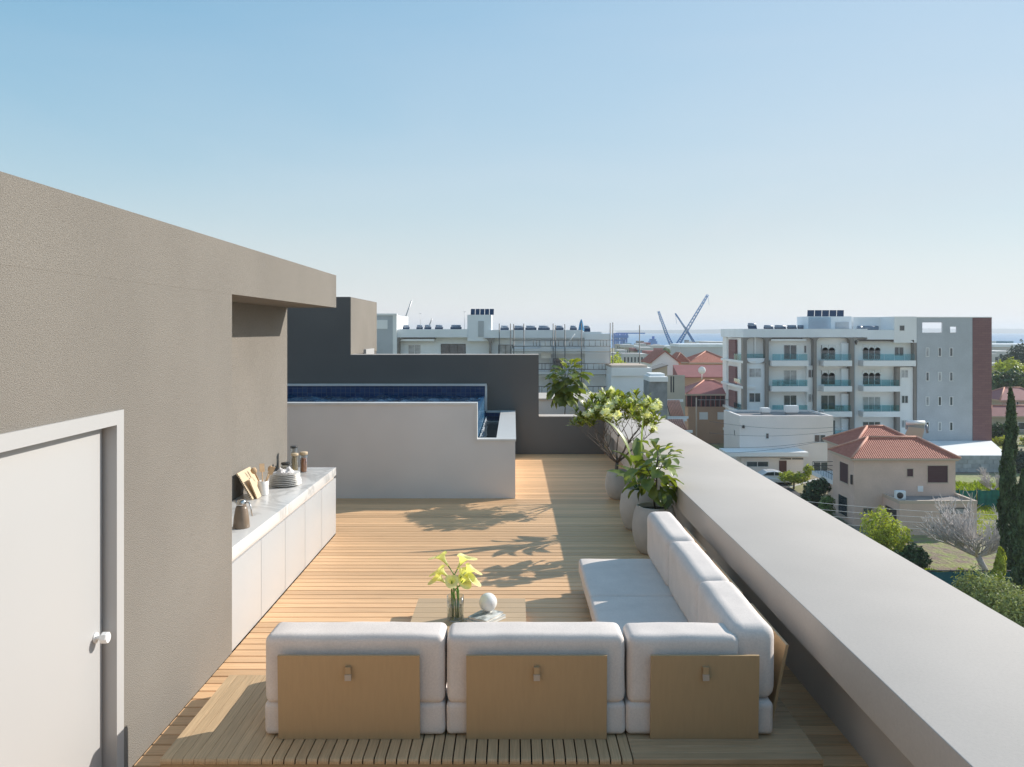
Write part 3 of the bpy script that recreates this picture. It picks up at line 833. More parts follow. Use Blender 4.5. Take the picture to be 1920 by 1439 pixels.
def pot(label, x, y, r_rim, r_bel, h):
    o = thing('plant_pot', label, 'plant pot', (x, y, 0), 'tapered concrete pots along the parapet')
    pr = [(0.0, .002), (r_bel * .66, .002), (r_bel * .70, .006), (r_bel * .86, h * .16), (r_bel * .97, h * .36), (r_bel, h * .5), (r_bel * .985, h * .64), (r_bel * .93, h * .82), (r_rim, h - .008), (r_rim - .006, h), (r_rim - .022, h), (r_rim - .028, h - .01), (r_rim - .03, h - .06), (0.0, h - .06)]
    MB().lathe(pr, (x, y, 0), 44).build('body', M['pot'], o)
    mb = MB(); rr = random.Random(int(x * 1000 + y * 100)); v = [(x, y, h - .045)]; f = []
    for ri, r0 in enumerate((.3, .6, .85, 1.0)):
        for k in range(20):
            a = 2 * math.pi * k / 20
            v.append((x + (r_rim - .029) * r0 * math.cos(a), y + (r_rim - .029) * r0 * math.sin(a), h - .05 + rr.uniform(-.008, .008)))
    for k in range(20): f.append((0, 1 + k, 1 + (k + 1) % 20))
    for ri in range(3):
        for k in range(20): f.append((1 + ri * 20 + k, 1 + ri * 20 + (k + 1) % 20, 21 + ri * 20 + (k + 1) % 20, 21 + ri * 20 + k))
    mb.add(v, f, True).build('soil', M['soil'], o)
P1 = (1.665, 12.36); P2 = (1.655, 10.47); P3 = (1.655, 9.36)
pot('squat grey concrete pot at the far end under the flowering tree', *P1, .205, .245, .42)
pot('tall grey concrete pot between two others under the broad strap leaves', *P2, .205, .26, .535)
pot('tall grey concrete pot nearest the sofa holding a young fig', *P3, .215, .262, .545)

# flowering plumeria in the far pot
pr_ = random.Random(11)
pl = thing('plumeria_tree', 'bushy plumeria with pale yellow flowers growing in the squat far pot', 'tree', (*P1, .37))
wood = MB(); tips = []
def branch(p, d, r0, L_, lev):
    pts = [p]; q = p.copy(); dd = d.copy(); rs = [r0]
    for i in range(3):
        dd = (dd + Vector((pr_.uniform(-.18, .18), pr_.uniform(-.18, .18), pr_.uniform(-.03, .14)))).normalized()
        q = q + dd * L_ / 3; pts.append(q.copy()); rs.append(r0 * (1 - .14 * (i + 1)))
    wood.tube(pts, rs, 6)
    if lev == 0 or (lev == 1 and pr_.random() < .3): tips.append((q, dd)); return
    nb_ = 3 if lev > 1 else pr_.choice((2, 3, 3))
    a0 = pr_.uniform(0, 6.28)
    for k in range(nb_):
        a = a0 + 2 * math.pi * k / nb_ + pr_.uniform(-.5, .5)
        up = pr_.uniform(.45, .95) if lev > 1 else pr_.uniform(.25, .8)
        nd = Vector((math.cos(a), math.sin(a), up)) * .75 + dd * .55
        if q.x > 2.1 and nd.x > 0: nd.x *= .4
        branch(q, nd.normalized(), rs[-1] * .72, L_ * pr_.uniform(.62, .85), lev - 1)
b0 = Vector((P1[0] - .06, P1[1], .36))
trunk_top = b0 + Vector((.0, 0, .19))
wood.tube([b0, b0 + Vector((-.01, 0, .08)), trunk_top], [.032, .028, .026], 8)
for a, up, L_ in ((2.7, 1.1, .46), (.4, 1.7, .48), (-1.3, 1.5, .42), (1.5, 1.5, .44), (.0, .95, .47), (3.3, 1.7, .48), (-2.2, 1.1, .44), (2.4, .6, .40)):
    branch(trunk_top, Vector((math.cos(a), math.sin(a), up * .8)).normalized(), .019, L_ * pr_.uniform(.75, 1.05), 3)
wood.build('trunk', M['bark'], pl)
fol = []
allp = np.array([t[0] for t in tips])
def leaf_quads(p, d, L_, W):
    """folded two-quad-strip leaf"""
    side = d.cross(Vector((0, 0, 1)))
    side = side.normalized() if side.length > .1 else Vector((1, 0, 0))
    a = p; m1 = p + d * L_ * .35; m2 = p + d * L_ * .72 + Vector((0, 0, -.06 * L_)); e = p + d * L_ + Vector((0, 0, -.2 * L_))
    w1, w2 = side * W * .38, side * W * .5
    return [[a - side * .003, a + side * .003, m1 + w1, m1 - w1], [m1 - w1, m1 + w1, m2 + w2, m2 - w2], [m2 - w2, m2 + w2, e + side * .003, e - side * .003]]
keep = [t for t in tips if t[0].z > .74]
for p, d in keep:
    for k in range(pr_.randint(9, 13)):
        a = pr_.uniform(0, 6.28); el = pr_.uniform(-.15, .95)
        dv = Vector((math.cos(a) * math.cos(el), math.sin(a) * math.cos(el), math.sin(el)))
        dv = (dv + d * .5).normalized()
        fol += leaf_quads(p - d * pr_.uniform(0, .05), dv, pr_.uniform(.11, .19), pr_.uniform(.034, .052))
# merge strips of one leaf so that colour varies per leaf
lv = []; lf = []
for i in range(0, len(fol), 3):
    k = len(lv)
    q1, q2, q3 = fol[i], fol[i + 1], fol[i + 2]
    lv += [q1[0], q1[1], q1[2], q1[3], q2[2], q2[3], q3[2], q3[3]]
    lf += [(k, k + 1, k + 2, k + 3), (k + 3, k + 2, k + 4, k + 5), (k + 5, k + 4, k + 6, k + 7)]
fo_ = MB().add(lv, lf, True).build('foliage', M['plumleaf'], pl); fo_['kind'] = 'stuff'
outer = sorted(keep, key=lambda t: -(t[0].z * .6 - t[0].y * .5 + pr_.uniform(0, .8)))[:36]
for p, d in outer:
    mb = MB(); c = p + d * .05 + Vector((0, -.02, .035))
    for fl in range(pr_.randint(4, 7)):
        fc = c + Vector((pr_.uniform(-.05, .05), pr_.uniform(-.05, .05), pr_.uniform(-.03, .05)))
        nd = Vector((pr_.uniform(-.6, .6), pr_.uniform(-.9, .2), pr_.uniform(.2, 1))).normalized()
        e1 = nd.cross(Vector((1, .3, .1))).normalized(); e2 = nd.cross(e1)
        for k in range(5):
            a = 2 * math.pi * k / 5; u = e1 * math.cos(a) + e2 * math.sin(a); s_ = nd.cross(u)
            mb.quad(fc, fc + u * .026 - s_ * .017 + nd * .006, fc + u * .055 + nd * .014, fc + u * .03 + s_ * .021 + nd * .006)
    mb.build('flower_cluster', M['petal'], pl)

# broad strap-leaved plant in the middle pot
bn = thing('strap_leaf_plant', 'bird of paradise with tall spear leaf growing from the middle pot', 'plant', (*P2, .48))
def strap(p0, az, tilt, pet, Lf, W, curl, m=None):
    d = Vector((math.cos(az) * math.sin(tilt), math.sin(az) * math.sin(tilt), math.cos(tilt)))
    p1 = p0 + d * pet
    MB().tube([p0, p0 + (p1 - p0) * .5 + Vector((0, 0, .02)), p1], [.011, .008, .005], 6).build('stalk', M['stemgreen'], bn)
    me = leaf_mesh('leaf', m or M['bananaleaf'], Lf, W, curl, .22, 'lance', 9)
    leaf_at('leaf', me, bn, p1, az, math.pi / 2 - tilt, pr_.uniform(-.3, .3))
for az, tilt, pet, Lf, W, curl in ((2.9, .22, .42, .70, .11, .35), (-.2, .03, .44, .56, .085, .0), (3.0, .75, .18, .34, .16, .4), (2.2, .6, .2, .32, .15, .5), (-.4, .55, .40, .40, .18, .5), (.4, .5, .42, .40, .18, .5), (-1.3, .45, .30, .38, .18, .6), (1.5, .35, .40, .42, .16, .4), (-2.4, .7, .18, .34, .15, .5), (.0, .8, .30, .38, .16, .45), (3.6, .35, .36, .38, .15, .5), (-1.9, .35, .36, .38, .17, .6), (.9, .75, .26, .36, .16, .5), (-.8, .3, .46, .36, .16, .6)):
    p0 = Vector((P2[0] + .02 * math.cos(az), P2[1] + .02 * math.sin(az), .48))
    strap(p0, az, tilt, pet, Lf, W, curl)

# fiddle-leaf figs: nearest pot, and one on the next terrace
fig_leaf = [leaf_mesh('leaf', M['figleaf'], .25, .17, .35, .12, 'obovate', 8, .05), leaf_mesh('leaf', M['figleaf'], .21, .15, .55, .2, 'obovate', 8, .06)]
fig_young = leaf_mesh('leaf', M['figleaf_light'], .17, .10, .15, .25, 'obovate', 7)
def fig(label, base, h, clear, n, spread, seed, lean=0.0, s=1.0):
    r_ = random.Random(seed)
    o = thing('fiddle_leaf_fig', label, 'plant', base)
    b = Vector(base)
    pts = [b + Vector((lean * (i / 6) ** 2 + .012 * math.sin(i * 1.7 + seed), .01 * math.cos(i * 2.1), h * .8 * i / 6)) for i in range(7)]
    t = MB().tube(pts, [.012, .0115, .011, .010, .009, .008, .006], 7)
    nodes = []
    for i in range(7): 
        if pts[i].z - b.z > clear: nodes.append(pts[i])
    for k in range(3):
        st = pts[3 + k % 3]; a = seed + k * 2.3
        e = st + Vector((math.cos(a) * .13, math.sin(a) * .13, h * .22))
        m_ = (st + e) / 2 + Vector((0, 0, -.03)); t.tube([st, m_, e], [.007, .006, .004], 6)
        nodes += [m_, e, (m_ + e) / 2]
    t.build('trunk', M['stem'], o)
    for i in range(n):
        fr_ = i / (n - 1)
        z = b.z + clear + (h * .9 - clear) * fr_
        nd = min(nodes, key=lambda q: abs(q.z - z) + r_.uniform(0, .18))
        a = i * 2.399 + r_.uniform(-.3, .3)
        el = -.45 + 1.15 * fr_ + r_.uniform(-.3, .3)
        p = nd + Vector((math.cos(a), math.sin(a), .15)) * spread * r_.uniform(.1, .45)
        p.z = z + r_.uniform(-.03, .03)
        sc = s * r_.uniform(.75, 1.1) * (1.0 if fr_ < .75 else .8)
        me = fig_young if (fr_ > .8 and r_.random() < .6) else r_.choice(fig_leaf)
        leaf_at('leaf', me, o, p, a, el, r_.uniform(-.5, .5), sc)
        t2 = (nd - p)
    return o
fig('young fiddle leaf fig with broad veined leaves in the pot beside the sofa', (P3[0] + .005, P3[1], .49), .82, .22, 54, .34, 3, .05, 1.15)
fig('fiddle leaf fig rising behind the low end of the dark wall', (wx(1059, 18.6), 18.6, 0.0), 2.05, 1.0, 95, .55, 8, .02, 1.6)
np2 = thing('planter', 'grey planter of the fig behind the dark wall', 'plant pot', (wx(1059, 18.6), 18.6, 0))
MB().lathe([(0, .0), (.17, .0), (.24, .2), (.22, .42), (.19, .42), (.18, .38), (0, .38)], (wx(1059, 18.6), 18.6, 0), 30).build('body', M['pot'], np2)
# ------------------------------------------------------------------ ground, sea, hills
def gz(Y):
    if Y < 74: return ZG
    if Y < 90: return ZG + .9 * (Y - 74) / 16
    if Y < 130: return ZG + .9
    return max(-15.4, ZG + .9 - (Y - 130) * .009)
ys = [-60, 20, 50, 60, 66, 70, 74, 78, 82, 86, 90, 100, 115, 130, 150, 180, 220, 300, 450, 600, 820]
xs = [-1500, -400, -100, -40, 0, 10, 20, 30, 40, 50, 60, 80, 120, 200, 500, 1500]
v = [(x, y, gz(y)) for y in ys for x in xs]; nx = len(xs)
f = [(j * nx + i, j * nx + i + 1, (j + 1) * nx + i + 1, (j + 1) * nx + i) for j in range(len(ys) - 1) for i in range(nx - 1)]
k = len(v); v += [(x, 820, -24) for x in xs]
f += [((len(ys) - 1) * nx + i, (len(ys) - 1) * nx + i + 1, k + i + 1, k + i) for i in range(nx - 1)]
M['earth'] = mat('earth', (.34, .27, .20), .95, var=.3, vscale=.22, col2=(.24, .26, .10), detail=11, bump=.6, bscale=3, dist=.2)
g = MB().add(v, f).build('ground', M['earth'], None, (0, 0, 0)); g['kind'] = 'structure'
M['sea'] = mat('sea_water', (.035, .20, .40), .35, var=.12, vscale=.004, bump=.25, bscale=.05, dist=1.0, stretch=(.25, 1, 1), spec=.4)
se = MB().quad((-6000, 815, -16.3), (6000, 815, -16.3), (6000, 6500, -16.3), (-6000, 6500, -16.3)).build('sea', M['sea'], None, (0, 0, -16.3)); se['kind'] = 'structure'
M['hill'] = mat('hill', (.06, .085, .08), .9, var=.3, vscale=.01)
mb = MB(); hv = []; hr = random.Random(4); n = 60
for i in range(n + 1):
    x = 700 + i * 95
    h = 2 + 14 * min(1, i / 12) * (.7 + .3 * math.sin(i * .31) + .15 * math.sin(i * .9))
    hv += [(x, 5200, -17), (x, 5600, h), (x, 6600, h * .8)]
mb.add(hv, [(i * 3 + j, i * 3 + 3 + j, i * 3 + 4 + j, i * 3 + 1 + j) for i in range(n) for j in range(2)], True)
struct('hills', mb, M['hill'], None, (0, 0, 0))
def patch(name, pts, z_off, m, sub=1):
    o = MB().add([(x, y, gz(y) + z_off) for x, y in pts], [tuple(range(len(pts)))]).build(name, m, None, (0, 0, 0)); o['kind'] = 'structure'; return o
M['concrete_yard'] = mat('yard_concrete', (.52, .50, .47), .9, var=.12, vscale=.3)
M['asphalt'] = mat('asphalt', (.06, .06, .062), .9, var=.15, vscale=.5)
M['grassbase'] = mat('grass_sheet', (.20, .24, .035), .95, var=.4, vscale=1.2, col2=(.27, .25, .05), detail=6)
M['path'] = mat('path_gravel', (.45, .42, .38), .95, var=.15, vscale=2)
# ------------------------------------------------------------------ building kit
M['house_white'] = mat('house_white', (.84, .78, .74), .8, var=.05, vscale=.25)
M['bwhite'] = mat('render_white', (.84, .835, .82), .8, var=.05, vscale=.25)
M['bwhite2'] = mat('render_cool_white', (.80, .83, .85), .8, var=.06, vscale=.3)
M['bgrey'] = mat('render_blue_grey', (.46, .48, .50), .85, var=.07, vscale=.5, fine=.05, fscale=8)
M['bmaroon'] = brick_mat('maroon_cladding', (.21, .105, .105), (.24, .125, .12), (.15, .08, .08), 1, .9, .3, .012, .8, .3)
M['taupe_trim'] = mat('taupe_trim', (.27, .24, .215), .8, var=.05, vscale=1)
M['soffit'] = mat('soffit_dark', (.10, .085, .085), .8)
M['winglass'] = mat('window_glass', (.05, .07, .08), .06, var=.5, vscale=.8, spec=.8)
M['winglass_light'] = mat('window_glass_curtained', (.34, .36, .37), .12, var=.35, vscale=1.5, spec=.8)
M['balglass'] = sheet_glass('balcony_glass', (.56, .77, .80), .08)
M['roofglass'] = sheet_glass('roof_glazing', (.62, .76, .84), .25)
M['frame_white'] = mat('window_frame_white', (.72, .72, .71), .5)
M['frame_dark'] = mat('window_frame_dark', (.05, .045, .045), .5)
M['solar'] = mat('solar_panel', (.02, .035, .08), .15, spec=.8)
M['tank'] = mat('water_tank', (.20, .24, .30), .35, var=.1)
M['metal'] = mat('grey_metal', (.32, .33, .34), .4, metal=.6)
M['teal'] = mat('teal_cloth', (.015, .15, .13), .85, var=.2, vscale=2, bump=.4, bscale=3, dist=.1)
M['tealfence'] = mat('teal_mesh', (.02, .11, .13), .85, var=.2, vscale=2)
def BX(par, name, m, x0, x1, y0, y1, z0, z1): return MB().box(x0, x1, y0, y1, z0, z1).build(name, m, par)
def window(par, x0, x1, z0, z1, yf, panes=2, fm='frame_white', gm='winglass', t=.07, name='window', sill=False):
    """window in a wall whose outer face is y = yf and looks towards -Y"""
    mb = MB(); d0, d1 = yf - .05, yf + .04
    mb.box(x0, x1, d0, d1, z0, z0 + t).box(x0, x1, d0, d1, z1 - t, z1).box(x0, x0 + t, d0, d1, z0 + t, z1 - t).box(x1 - t, x1, d0, d1, z0 + t, z1 - t)
    wd = (x1 - x0 - t) / panes
    for i in range(1, panes): mb.box(x0 + wd * i, x0 + wd * i + t, d0 + .003, d1, z0 + t, z1 - t)
    if sill: mb.box(x0 - .08, x1 + .08, yf - .10, yf + .02, z0 - .06, z0 - .002)
    w_ = mb.build(name, M[fm], par)
    for i in range(panes):
        BX(w_, 'pane', M[gm], x0 + t + wd * i, x0 + wd * (i + 1), yf - .02, yf + .02, z0 + t, z1 - t)
    return w_
def window_x(par, y0, y1, z0, z1, xf, sg, panes=1, fm='frame_white', gm='winglass', t=.07, name='window'):
    """window in a wall whose outer face is x = xf; sg = -1 when it looks towards -X"""
    mb = MB(); d0, d1 = (xf - .05, xf + .04) if sg < 0 else (xf - .04, xf + .05)
    mb.box(d0, d1, y0, y1, z0, z0 + t).box(d0, d1, y0, y1, z1 - t, z1).box(d0, d1, y0, y0 + t, z0 + t, z1 - t).box(d0, d1, y1 - t, y1, z0 + t, z1 - t)
    w_ = mb.build(name, M[fm], par); wd = (y1 - y0 - t) / panes
    for i in range(panes): BX(w_, 'pane', M[gm], xf - .02, xf + .02, y0 + t + wd * i, y0 + wd * (i + 1), z0 + t, z1 - t)
    return w_
def heater(label, X, Y, z, w_=1.5, group=None):
    """solar water heater: tilted collectors under a lying tank"""
    o = thing('solar_water_heater', label, 'water heater', (X, Y, z), group)
    up = Vector((0, .6, .8)); ax = Vector((1, 0, 0))
    MB().obox((X, Y + .3, z + .45), ax, up, ax.cross(up), w_ / 2, .5, .04).build('collector', M['solar'], o)
    MB().tube([(X - w_ * .42, Y + .62, z + .92), (X + w_ * .42, Y + .62, z + .92)], .24, 12).build('tank', M['tank'], o)
    fr = MB()
    for s_ in (-.4, .4):
        fr.tube([(X + s_ * w_, Y, z), (X + s_ * w_, Y + .62, z + .7)], .03, 4).tube([(X + s_ * w_, Y + .62, z), (X + s_ * w_, Y + .62, z + .7)], .03, 4)
    fr.build('stand', M['metal'], o)
    return o
def heaters(spec, Y, z, group, where):
    seen = {}
    for px0, px1 in spec:
        heater(where, wx((px0 + px1) / 2, Y), Y, z, (px1 - px0) * Y / F, group)

# ------------------------------------------------------------------ apartment building on the right
Y2 = 106.0
X = lambda p: wx(p, Y2)
Z = lambda p: wz(p, Y2)
GB = gz(Y2)
ap = thing('apartment_building', 'white apartment building with rounded taupe frames, glass balconies and a grey and maroon end', 'building', (X(1560), Y2 + 6, GB))
XF = X(1397)                      # left front corner
yb = Y2 + 11.4
YW = Y2 + .85                    # recessed wall plane of the bays
ZR = Z(617)
BX(ap, 'wall', M['bwhite'], XF + .25, X(1718), YW, yb, GB, Z(634))
BX(ap, 'parapet', M['bwhite2'], X(1393), X(1626), Y2 - .05, yb, Z(633), ZR)
BX(ap, 'parapet', M['bwhite2'], X(1626), X(1676), Y2 - .05, yb, Z(637), Z(619))
BX(ap, 'upper_wall', M['bwhite'], X(1676), X(1718), Y2 - .10, yb, Z(643), Z(594))
BX(ap, 'upper_wall', M['bwhite'], X(1624), X(1676), Y2 + 4, yb, Z(637), Z(594))
window(ap, X(1685), X(1695.5), Z(621), Z(610), Y2 - .10, 1, gm='winglass')
floors = [(676, 633), (723.8, 686), (771, 734), (818, 781.5), (866, 829)]       # slab top, ceiling above
# bay limits (px): frame pier left, right
bays = [(1400, 1436), (1440, 1527), (1530, 1596), (1604, 1716)]
# piers between the bays, full height
for a, b in ((1393, 1400), (1434.5, 1441), (1525, 1530.5), (1593.5, 1600.5)):
    BX(ap, 'pier', M['taupe_trim'], X(a), X(b), Y2 - .12, YW, GB, Z(633.2))
BX(ap, 'pier', M['taupe_trim'], X(1713.2), X(1718), Y2 - .06, YW, GB, Z(643.2))
BX(ap, 'niche_panel', M['bgrey'], X(1600.6), X(1606), Y2 + .5, YW + .01, GB, Z(640))
# dark soffit strip and rounded corner pieces of the top-storey frames
def corner(px, py, sx, sz, r_=.6):
    cx, cz = X(px), Z(py); pts = [(cx, cz)]
    for i in range(6):
        a = math.pi / 2 * i / 5
        pts.append((cx + sx * r_ * (1 - math.sin(a)), cz + sz * r_ * (1 - math.cos(a))))
    if sx * sz > 0: pts = pts[::-1]
    return MB().prism(pts, 'y', Y2 - .10, Y2 + .5)
for (a, b, t, btm) in ((1400.2, 1434.3, 633.2, 681), (1441.2, 1524.8, 633.2, None), (1530.7, 1593.3, 633.2, None), (1606, 1713, 638, None)):
    corner(a, t, 1, -1).build('frame_corner', M['taupe_trim'], ap); corner(b, t, -1, -1).build('frame_corner', M['taupe_trim'], ap)
    if btm:
        corner(a, btm, 1, 1).build('frame_corner', M['taupe_trim'], ap); corner(b, btm, -1, 1).build('frame_corner', M['taupe_trim'], ap)
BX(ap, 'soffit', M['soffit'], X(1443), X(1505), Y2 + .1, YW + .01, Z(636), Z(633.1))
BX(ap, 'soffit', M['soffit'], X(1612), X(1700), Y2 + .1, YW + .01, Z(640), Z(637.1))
BX(ap, 'awning_box', M['bwhite'], X(1446), X(1512), Y2 + .1, Y2 + .9, Z(639.5), Z(636.1))
# bay 1: loggia on the top floor, wall with small windows below
BX(ap, 'loggia_panel', M['bwhite2'], X(1400), X(1434.5), Y2 + .15, Y2 + .3, Z(682), Z(672))
BX(ap, 'balcony_glass', M['balglass'], X(1400.5), X(1434), Y2 + .2, Y2 + .23, Z(671.8), Z(664))
BX(ap, 'bay_wall', M['bwhite2'], X(1400), X(1434.5), Y2 + .25, YW, GB, Z(682.2))
window(ap, X(1405), X(1428), Z(708), Z(691), Y2 + .25, 2, gm='winglass_light')
window(ap, X(1405), X(1427), Z(755), Z(737), Y2 + .25, 2, gm='winglass')
# bay 3 left strip below the top floor
BX(ap, 'bay_wall', M['bwhite'], X(1514), X(1531), Y2 + .3, YW, GB, Z(686))
window(ap, X(1516), X(1530), Z(709), Z(693), Y2 + .3, 2, gm='winglass')
window(ap, X(1516), X(1530), Z(755), Z(739), Y2 + .3, 2, gm='winglass_light')
BX(ap, 'bay_wall', M['bwhite'], X(1688), X(1713), Y2 + .2, YW, GB, Z(689))
for zt, gm in ((694, 'winglass_light'), (742, 'winglass'), (788, 'winglass_light')): window(ap, X(1691), X(1704), Z(zt + 15), Z(zt), Y2 + .2, 2, gm=gm)
BX(ap, 'pier', M['taupe_trim'], X(1681), X(1687.8), Y2 + .05, YW, GB, Z(689))
def balcony(px0, px1, zt, zb, nglass=3, y_out=.75):
    s_ = MB().box(X(px0), X(px1), Y2 - y_out, YW, Z(zb), Z(zt)).build('balcony', M['bwhite'], ap)
    for i in range(nglass):
        a = X(px0) + .1 + (X(px1) - X(px0) - .2) * i / nglass; b = X(px0) + .1 + (X(px1) - X(px0) - .2) * (i + 1) / nglass - .04
        BX(s_, 'glass_panel', M['balglass'], a, b, Y2 - y_out + .06, Y2 - y_out + .09, Z(zt) + .003, Z(zt) + .85)
    return s_
pl_mat = M['plumleaf']
for fi, (zt, zc) in enumerate(floors):
    zb = zt + (10 if fi else 10.5)
    balcony(1443.5, 1512, zt, zb, 4)
    balcony(1540, 1593, zt, zb, 3)
    balcony(1614, 1712 if fi == 0 else 1683, zt, zb, 5 if fi == 0 else 4)
    zw = zt - 1
    top = zt - 29
    window(ap, X(1473), X(1498), Z(zw), Z(top), YW, 2, gm='winglass_light' if fi in (1, 3) else 'winglass')
    if fi == 0: window(ap, X(1511), X(1516.5), Z(663), Z(648), YW, 1)
    window(ap, X(1543), X(1571), Z(zw), Z(top), YW, 2, gm='winglass')
    BX(ap, 'partition', M['bwhite2'], X(1580), X(1593), Y2 + .4, YW + .005, Z(zt), Z(zt - 32))
    window(ap, X(1622), X(1656), Z(zw), Z(top + 3), YW, 3, gm='winglass' if fi != 2 else 'winglass_light')
    if fi == 0: window(ap, X(1682), X(1700), Z(668), Z(651), YW, 2)
    if fi < 2:
        for a, b in ((1622, 1656), (1545, 1570)):
            n_ = 3 if a == 1622 else 2
            for q in range(n_):
                xa = X(a) + (X(b) - X(a)) * q / n_; xb = X(a) + (X(b) - X(a)) * (q + 1) / n_
                pts = [(xa + .03, Z(top + 3) - .55)] + [((xa + xb) / 2 - (xb - xa) * .47 * math.cos(math.pi * i / 6), Z(top + 3) - .55 + .42 * math.sin(math.pi * i / 6)) for i in range(7)] + [(xb - .03, Z(top + 3) - .55)]
                pts = [(xa + .02, Z(top) + .02)] + [(xb - .02, Z(top) + .02)] + pts[::-1]
                MB().prism(pts, 'y', YW - .09, YW - .055).build('curtain', M['white'], ap)
# things on the balconies
def table_set(px, zt, i):
    x0 = X(px); z0 = Z(zt) + .003; y0 = Y2 + .1
    tb_ = thing('balcony_table', None, 'table', (x0, y0, z0))
    MB().box(x0 - .45, x0 + .45, y0 - .3, y0 + .3, z0 + .62, z0 + .66).build('tabletop', M['metal'], tb_)
    mb = MB()
    for sx in (-.4, .4):
        for sy in (-.25, .25): mb.box(x0 + sx - .02, x0 + sx + .02, y0 + sy - .02, y0 + sy + .02, z0, z0 + .62)
    mb.build('leg', M['metal'], tb_)
    return tb_
for px, zt, lb in ((1556, 676, 'small grey table on the top balcony of the middle bay'), (1640, 676, 'small grey table on the long top balcony beside the grey wing'), (1465, 723.8, 'small grey table on a middle-height balcony near the left corner of the apartment building'), (1575, 771, 'small grey table on the third balcony down of the middle bay')):
    table_set(px, zt, 0)['label'] = lb
# left flank: brick strips, slabs and open balconies
XLf = XF
BX(ap, 'flank_wall', M['bwhite'], XLf + .0, XLf + .24, Y2 + 9.4, yb, GB, Z(633))
BX(ap, 'flank_wall', M['bwhite'], XLf + 1.4, XLf + 1.6, Y2 + .5, Y2 + 9.4, GB, Z(633))
for zt, zc in floors:
    MB().box(XLf - .35, XLf + 1.4, Y2 - .0, yb - .3, Z(zt + 5.5), Z(zt + 1)).build('balcony', M['bwhite'], ap)
    BX(ap, 'balcony_glass', M['balglass'], XLf - .28, XLf - .25, Y2 + .3, Y2 + 4.4, Z(zt + 1), Z(zt + 1) + .85)
    BX(ap, 'brick_panel', M['bmaroon'], XLf - .06, XLf + .16, Y2 + 4.5, Y2 + 8.0, Z(zt + 1) + .002, Z(zc + 5))
# grey end wing with maroon strip
WX0, WX1, WX2 = X(1718.2), X(1822), X(1857.5)
ZT = Z(596)
gw = MB()
# wall with two openings near the roofline
ox0, ox1, oz0, oz1 = X(1728), X(1766), Z(624), Z(605)
qx0, qx1, qz0, qz1 = X(1780), X(1793), Z(624), Z(613)
yt = Y2 - .15
gw.box(WX0, WX1, yt, yb, GB, oz0).box(WX0, ox0, yt, yt + .3, oz0, ZT).box(ox0, ox1, yt, yt + .3, oz1, ZT).box(ox1, qx0, yt, yt + .3, oz0, ZT).box(qx0, qx1, yt, yt + .3, qz1, ZT).box(qx1, WX1, yt, yt + .3, oz0, ZT)
gw.build('end_wall', M['bgrey'], ap)
BX(ap, 'coping', M['bwhite'], WX0 - .05, WX2 + .05, yt - .04, yt + .34, ZT + .002, ZT + .1)
BX(ap, 'maroon_strip', M['bmaroon'], WX1, WX2, yt - .06, yb, GB, oz0)
BX(ap, 'maroon_strip', M['bmaroon'], WX1, WX2, yt - .06, yt + .3, oz0 + .002, ZT)
for r_, (zt, zb_) in enumerate(((652, 669), (697.5, 715), (743.5, 761), (791, 808))):
    for px in (1737.5, 1760.5, 1782):
        window(ap, X(px - 3.4), X(px + 3.4), Z(zb_), Z(zt), yt, 1, t=.09, gm='winglass' if (px + r_) % 2 < 1.2 else 'winglass_light')
# roof: stair tower with panels, tanks, heaters
tw_ = thing('stair_tower', 'white stair tower with glazed flank on the roof of the right apartment building', 'tower', (X(1570), Y2 + 4, ZR))
BX(tw_, 'wall', M['bwhite2'], X(1529), X(1612), Y2 + 2.6, Y2 + 7, ZR - .3, Z(593))
BX(tw_, 'door_recess', M['bgrey'], X(1581), X(1606), Y2 + 2.45, Y2 + 2.61, Z(633), Z(604))
BX(tw_, 'glazing', M['roofglass'], X(1527), X(1570), Y2 + 2.2, Y2 + 2.25, ZR, Z(594.5))
for i in range(5):
    p0 = 1534 + i * 14.4; up = Vector((.25, .55, .8)).normalized(); ax = Vector((1, 0, 0)); n_ = ax.cross(up)
    o = MB().obox((X(p0 + 8), Y2 + 4.2, Z(587.5)), ax, up, n_, .47, .62, .03).build('solar_panel', M['solar'], tw_)
    if 0: setp(o, ['solar panel at the glazed end of the row on the right stair tower', 'second solar panel from the glazed end on the right stair tower', 'middle solar panel of the row on the right stair tower', 'second solar panel from the grey wing side on the right stair tower', 'solar panel nearest the grey wing on the right stair tower'][i], 'solar panel', 'solar panels on the right stair tower')
H2 = 'solar water heater in the low row on the roof of the right apartment building'
for (px0, px1), ord_ in zip(((1434, 1452), (1454, 1476), (1478, 1496), (1498, 1509), (1510, 1526)), ('farthest from the glazed tower', 'second farthest from the glazed tower', 'in the middle of the five', 'second from the glazed tower', 'next to the glazed tower')):
    heater('solar water heater in the right roof row, ' + ord_, wx((px0 + px1) / 2, Y2 + 4), Y2 + 4, ZR - .62, (px1 - px0) * (Y2 + 4) / F, 'water heaters in a row on the right roof')
heater('single raised solar water heater standing apart near the left end of the right roof', wx(1412, Y2 + 3), Y2 + 3, ZR - .35, 1.2)
for i, (p0, p1, lb) in enumerate(((1617, 1624, 'short grey water tank on the right roof beside the stair tower'), (1628, 1655, 'long grey water tank lying on the right roof beside the stair tower'))):
    t_ = thing('water_tank', lb, 'tank', (X((p0 + p1) / 2), Y2 + 1.5, Z(619)))
    MB().tube([(X(p0), Y2 + 1.5, Z(616)), (X(p1), Y2 + 1.5, Z(616))], .36, 14).build('drum', M['tank'], t_)
    MB().box(X(p0) + .1, X(p0) + .2, Y2 + 1.3, Y2 + 1.7, Z(623), Z(618)).box(X(p1) - .2, X(p1) - .1, Y2 + 1.3, Y2 + 1.7, Z(623), Z(618)).build('stand', M['metal'], t_)
